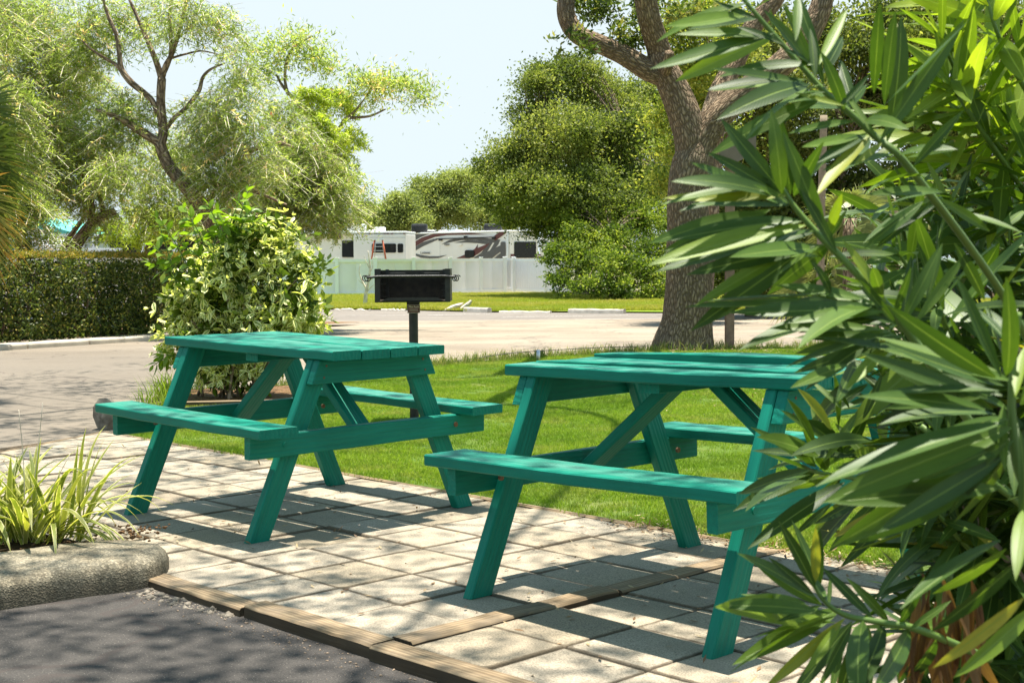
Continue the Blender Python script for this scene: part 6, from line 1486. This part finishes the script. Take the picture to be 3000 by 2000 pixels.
# --- the oleander in front, on the right
ob = Vector((1.05, 2.0, -0.02)); ole = empty('oleander', ob); tag(ole, 'large close oleander bush with long narrow leaves filling the right side', 'bush')
obed = poly_sheet('oleander_bed', [(0.95, 2.35), (0.72, 1.9), (0.62, 1.2), (0.8, 0.6), (3.0, 0.4), (3.4, 3.0), (2.0, 3.6)], 0.02, M['mulch'], thick=0.06); tag(obed, kind='structure')
po_ = leaf_protos('leaf', [dict(L=1, W=0.140, droop=0.18, fold=0.30, nseg=8, shape=(0.4, 0.9)), dict(L=1, W=0.150, droop=0.45, fold=0.25, nseg=8, shape=(0.4, 0.9)), dict(L=1, W=0.125, droop=-0.08, fold=0.40, nseg=8, shape=(0.4, 0.95)), dict(L=1, W=0.20, droop=0.7, fold=0.12, nseg=8, wave=0.03, shape=(0.4, 0.85))], M['oleander'])
poses = []
def shoot(pxs, L=0.15, wh=9, f0=0.1, per=3, rad=0.0038, ang=R(58), droop=0.25, young=0.55):
    P_ = [at(x, y, Y) for x, y, Y in pxs]
    put(tube('stem', P_, [rad*1.3, rad, rad*0.55], M['green_stem'], None, 8, 6, 0.05, len(poses)), ole)
    global poses_; poses.extend(shoot_leaves(P_, f0, 1.0, wh, per, L, ang, po_, droop=droop, young=young))

def R4(x, y): return (1900+0.5741*x, 0.5741*y)
def R5(x, y): return (1900+0.7655*x, 800+0.7655*y)
def stem(pts, r=0.005):
    put(tube('stem', [at(x, y, Y) for x, y, Y in pts], [r*1.4, r, r*0.6], M['green_stem'], None, 8, 6, 0.05, 3), ole)
def spray(C, Y, lst, dt=0.10, again=True):
    if again:
        spray(C, Y+0.16, [(q[0]+random.gauss(30, 18), q[1]+random.gauss(18, 22), q[2]+random.gauss(75, 45), q[3]+random.gauss(35, 50)) for q in lst if random.random() < (0.95 if C is R5 else 0.6)], dt, False)
    """leaves given by the ends of each, base first, on a spray at distance Y"""
    for (bx, by, tx, ty, *o) in lst:
        a_ = at(*C(bx, by), Y+random.uniform(-0.01, 0.03)); b_ = at(*C(tx, ty), Y+random.gauss(-0.01, dt*0.45))
        d = b_-a_; L_ = d.length
        vz = abs(d.normalized().z); up = Vector((random.gauss(0, 0.45), -0.6-vz*1.2+random.gauss(0, 0.45), 0.9*(1-vz)))
        pi_ = o[0] if o else random.choice((0, 0, 2, 1))
        V_ = po_[pi_][1][0]; tip = Vector(V_[-2]); m3 = frame_from(d, up, random.gauss(0, 0.15))
        poses.append((a_, m3, L_/max(0.6, tip.length), pi_))
stem([(3120, 1250, 1.75), (2960, 900, 1.68)]+[(*R4(*p), 1.54) for p in ((1350, 880), (1160, 700), (1020, 570), (880, 450), (650, 190), (520, 40), (440, -60))], 0.0036)
spray(R4, 1.5, [(640, 185, 150, 140), (520, 70, 70, 155), (500, 20, 0, 130), (640, 170, 0, 378, 2), (840, 330, 350, 310), (760, 400, 290, 425), (800, 420, 310, 372), (880, 510, 285, 725), (880, 430, 440, 610), (1050, 620, 700, 660), (1090, 690, 770, 765), (850, 380, 630, 45), (760, -30, 760, 190), (860, 380, 760, 200), (850, 400, 830, 130), (870, 330, 1010, 60),
  (640, 160, 610, 40), (1130, 700, 850, 955), (1110, 690, 870, 800), (960, 560, 1130, 380), (1000, 560, 930, 300, 3), (1100, 620, 1250, 560, 3), (1160, 700, 1000, 480), (1190, 730, 1060, 830), (1250, 790, 900, 830), (1400, 900, 1070, 870), (1280, 790, 1530, 680, 3), (1350, 850, 1600, 560), (1500, 980, 1130, 960), (1180, 720, 1600, 100, 2), (1260, 60, 1190, 550), (1180, 20, 1150, 500), (1200, 540, 1620, 80, 2), (1000, 540, 740, 480), (700, 230, 450, 120), (560, 100, 330, 10), (520, 60, 690, -60), (900, 470, 640, 520)])
stem([(2850, 1250, 1.5)]+[(*R4(*p), 1.47) for p in ((1330, 1700), (1200, 1540), (960, 1290), (860, 1190), (740, 1050), (680, 950), (660, 880))], 0.0036)
spray(R4, 1.44, [(690, 1010, 210, 820), (640, 980, 120, 890), (640, 950, 60, 995), (700, 1000, 80, 1025), (720, 1050, 220, 1060), (600, 1090, 0, 1180), (770, 1120, 90, 1190), (780, 1130, 80, 1240), (800, 1150, 0, 1300), (850, 1180, 570, 1200), (870, 1250, 180, 1380), (860, 1270, 450, 1265), (760, 1250, 240, 1568), (700, 1000, 360, 600), (690, 1000, 320, 770), (670, 980, 400, 820), (680, 990, 650, 585, 3), (900, 1190, 700, 690), (740, 1000, 850, 780), (910, 1200, 980, 1000),
  (720, 1040, 560, 930), (960, 1290, 790, 960), (1400, 1030, 1120, 1240), (1420, 1020, 1080, 1200), (1210, 1540, 1000, 1210), (1200, 1520, 1120, 1330), (930, 1500, 890, 1350, 3), (1110, 1530, 660, 1430), (1100, 1560, 600, 1568), (1180, 1560, 780, 1568), (1000, 1340, 720, 1480), (900, 1240, 620, 1400), (1300, 1640, 1500, 1240, 1), (1560, 1240, 1760, 1568, 1), (1500, 1240, 1420, 1540), (1740, 1180, 1500, 1010), (1560, 1080, 1916, 1160)])
spray(R5, 1.42, [(890, 130, 510, 30), (900, 150, 580, 130), (900, 130, 300, 165), (850, 210, 470, 190), (930, 230, 510, 330), (900, 220, 560, 310), (700, 80, 185, 130), (920, 250, 560, 230), (980, 240, 690, 300), (950, 200, 800, 20), (940, 260, 760, 420), (1000, 300, 640, 260), (860, 130, 700, 60), (940, 150, 1010, 0), (760, 350, 560, 420)])
stem([(3050, 1500, 1.2)]+[(*R5(*p), 1.2) for p in ((1420, 760), (1395, 600), (1390, 460), (1400, 300), (1420, 150))], 0.004)
spray(R5, 1.17, [(1330, 400, 940, 180), (1350, 380, 860, 260), (1340, 450, 840, 430), (1290, 520, 830, 440), (1360, 470, 940, 350), (1300, 480, 800, 310), (1370, 550, 960, 620), (1370, 570, 630, 755, 0), (1390, 590, 680, 860, 0), (1380, 640, 690, 1070, 0), (1350, 820, 690, 865), (1360, 500, 1340, 740, 1), (1350, 400, 1170, 10), (1370, 400, 1420, 80), (1380, 560, 1100, 600), (1400, 480, 1437, 260), (1400, 640, 1060, 780), (1390, 600, 1140, 920), (1360, 700, 860, 1000), (1400, 300, 1240, 60), (1430, 1090, 1090, 1400, 0), (1437, 1240, 1100, 1530, 0), (1350, 1020, 950, 1230, 0), (1420, 600, 1500, 1100, 1), (1440, 460, 1560, 300), (1440, 900, 1400, 1100)])
stem([(2760, 1420, 1.95)]+[(*R5(*p), 1.92) for p in ((900, 800), (760, 780), (640, 760), (570, 740))], 0.003)
spray(R5, 1.9, [(620, 750, 320, 840), (640, 760, 430, 700), (620, 770, 360, 850), (600, 720, 410, 580), (650, 700, 460, 600), (640, 660, 560, 480), (680, 640, 520, 520), (800, 400, 540, 610), (800, 530, 680, 720), (750, 800, 380, 1030), (780, 700, 400, 690), (700, 880, 560, 1000), (720, 760, 540, 860), (760, 620, 560, 660), (860, 640, 600, 600), (820, 860, 640, 960), (880, 740, 700, 560), (700, 600, 600, 440), (740, 520, 620, 400), (640, 740, 560, 640), (900, 900, 700, 1010), (820, 560, 900, 380)], 0.2)
stem([(2900, 1930, 1.6)]+[(*R5(*p), 1.55) for p in ((1040, 1365), (890, 1335), (760, 1310), (680, 1260), (630, 1190))], 0.0035)
spray(R5, 1.53, [(640, 1210, 515, 955), (630, 1230, 470, 1090), (640, 1180, 640, 985), (640, 1240, 370, 1055), (600, 1260, 290, 1215), (640, 1290, 295, 1242), (700, 1300, 330, 1292), (720, 1310, 280, 1480), (740, 1330, 600, 1530), (860, 1320, 660, 1120), (780, 1340, 640, 1590), (750, 1320, 430, 1590), (820, 1330, 760, 1560), (900, 1340, 840, 1580), (1000, 1360, 900, 1590), (960, 1340, 1060, 1180), (1000, 1360, 1160, 1250), (680, 1250, 600, 1120), (1100, 1400, 1000, 1600), (660, 1270, 500, 1330)], 0.15)
# sprays further back at the upper right, sunlight painted into their leaf colour
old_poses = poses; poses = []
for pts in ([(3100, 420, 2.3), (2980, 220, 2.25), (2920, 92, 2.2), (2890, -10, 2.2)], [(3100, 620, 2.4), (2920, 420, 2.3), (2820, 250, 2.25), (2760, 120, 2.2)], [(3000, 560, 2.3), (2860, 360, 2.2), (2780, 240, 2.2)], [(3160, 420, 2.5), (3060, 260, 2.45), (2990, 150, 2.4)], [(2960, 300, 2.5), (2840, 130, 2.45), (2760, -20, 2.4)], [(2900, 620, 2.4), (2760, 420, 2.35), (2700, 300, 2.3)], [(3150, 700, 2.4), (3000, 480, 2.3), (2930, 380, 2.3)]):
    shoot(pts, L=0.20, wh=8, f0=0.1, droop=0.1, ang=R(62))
sunlit_poses = poses; poses = old_poses
random.seed(99)
def left_edge(y): return np.interp(y, [0, 300, 600, 900, 1200, 1500, 1800, 2000], [2600, 2560, 2560, 2500, 2480, 2560, 2600, 2560])
for k in range(70):
    y = random.uniform(480, 2050); x = random.uniform(left_edge(max(0, min(2000, y)))+60, 3120); Y_ = random.uniform(1.9, 2.7)
    bx, by = x+random.uniform(40, 260)*2/Y_, y+random.uniform(180, 420)*2/Y_
    shoot([(bx, by, Y_+0.12), ((x+bx)/2-10, (y+by)/2, Y_+0.05), (x, y, Y_)], random.uniform(0.15, 0.19), random.randint(6, 8), 0.05, droop=random.uniform(0.15, 0.5))
# long bare canes from the ground
for k in range(14):
    a_ = ob+Vector((random.uniform(-0.15, 0.5), random.uniform(-0.35, 0.35), 0)); b_ = at(random.uniform(2650, 3150), random.uniform(700, 1500), random.uniform(1.7, 2.5))
    put(tube('cane', [a_, a_.lerp(b_, 0.5)+Vector((0.06, 0.03, 0.05)), b_], [0.008, 0.007, 0.004], M['grey_bark'] if k % 2 else M['green_stem'], None, 8, 6, 0.08, k), ole)
place_leaf_objects('leaf', po_, rebase(near_first(poses), ob), M['oleander'], ole, 300)
po_sun = leaf_protos('sunlit_leaf', [dict(L=1, W=0.150, droop=0.12, fold=0.22, nseg=8, shape=(0.4, 0.9)), dict(L=1, W=0.160, droop=0.35, fold=0.18, nseg=8, shape=(0.4, 0.9)), dict(L=1, W=0.13, droop=-0.1, fold=0.3, nseg=8, shape=(0.4, 0.9)), dict(L=1, W=0.15, droop=0.2, fold=0.3, nseg=8, shape=(0.4, 0.9))], M['oleander_sunlit'])
place_leaf_objects('sunlit_leaf', po_sun, rebase(near_first(sunlit_poses), ob), M['oleander_sunlit'], ole, 160)
pd = leaf_protos('dead_leaf', [dict(L=1, W=0.11, droop=0.6, fold=0.7, nseg=8, wave=0.12, shape=(0.4, 0.9)), dict(L=1, W=0.08, droop=0.3, fold=0.9, nseg=8, wave=0.2, shape=(0.4, 0.9))], M['dead_leaf'])
dp_ = []
for k in range(30):
    p = at(random.uniform(2690, 2880), random.uniform(1680, 1840), 1.62+random.uniform(-0.06, 0.1)); d = Vector((random.gauss(0, 0.18), random.gauss(0, 0.18), -1))
    dp_.append((p-ob, frame_from(d, (random.gauss(0, 1), -1, 0), random.gauss(0, 0.8)), random.uniform(0.09, 0.14), k % 2))
place_leaf_objects('dead_leaf', pd, dp_, M['dead_leaf'], ole, 300)
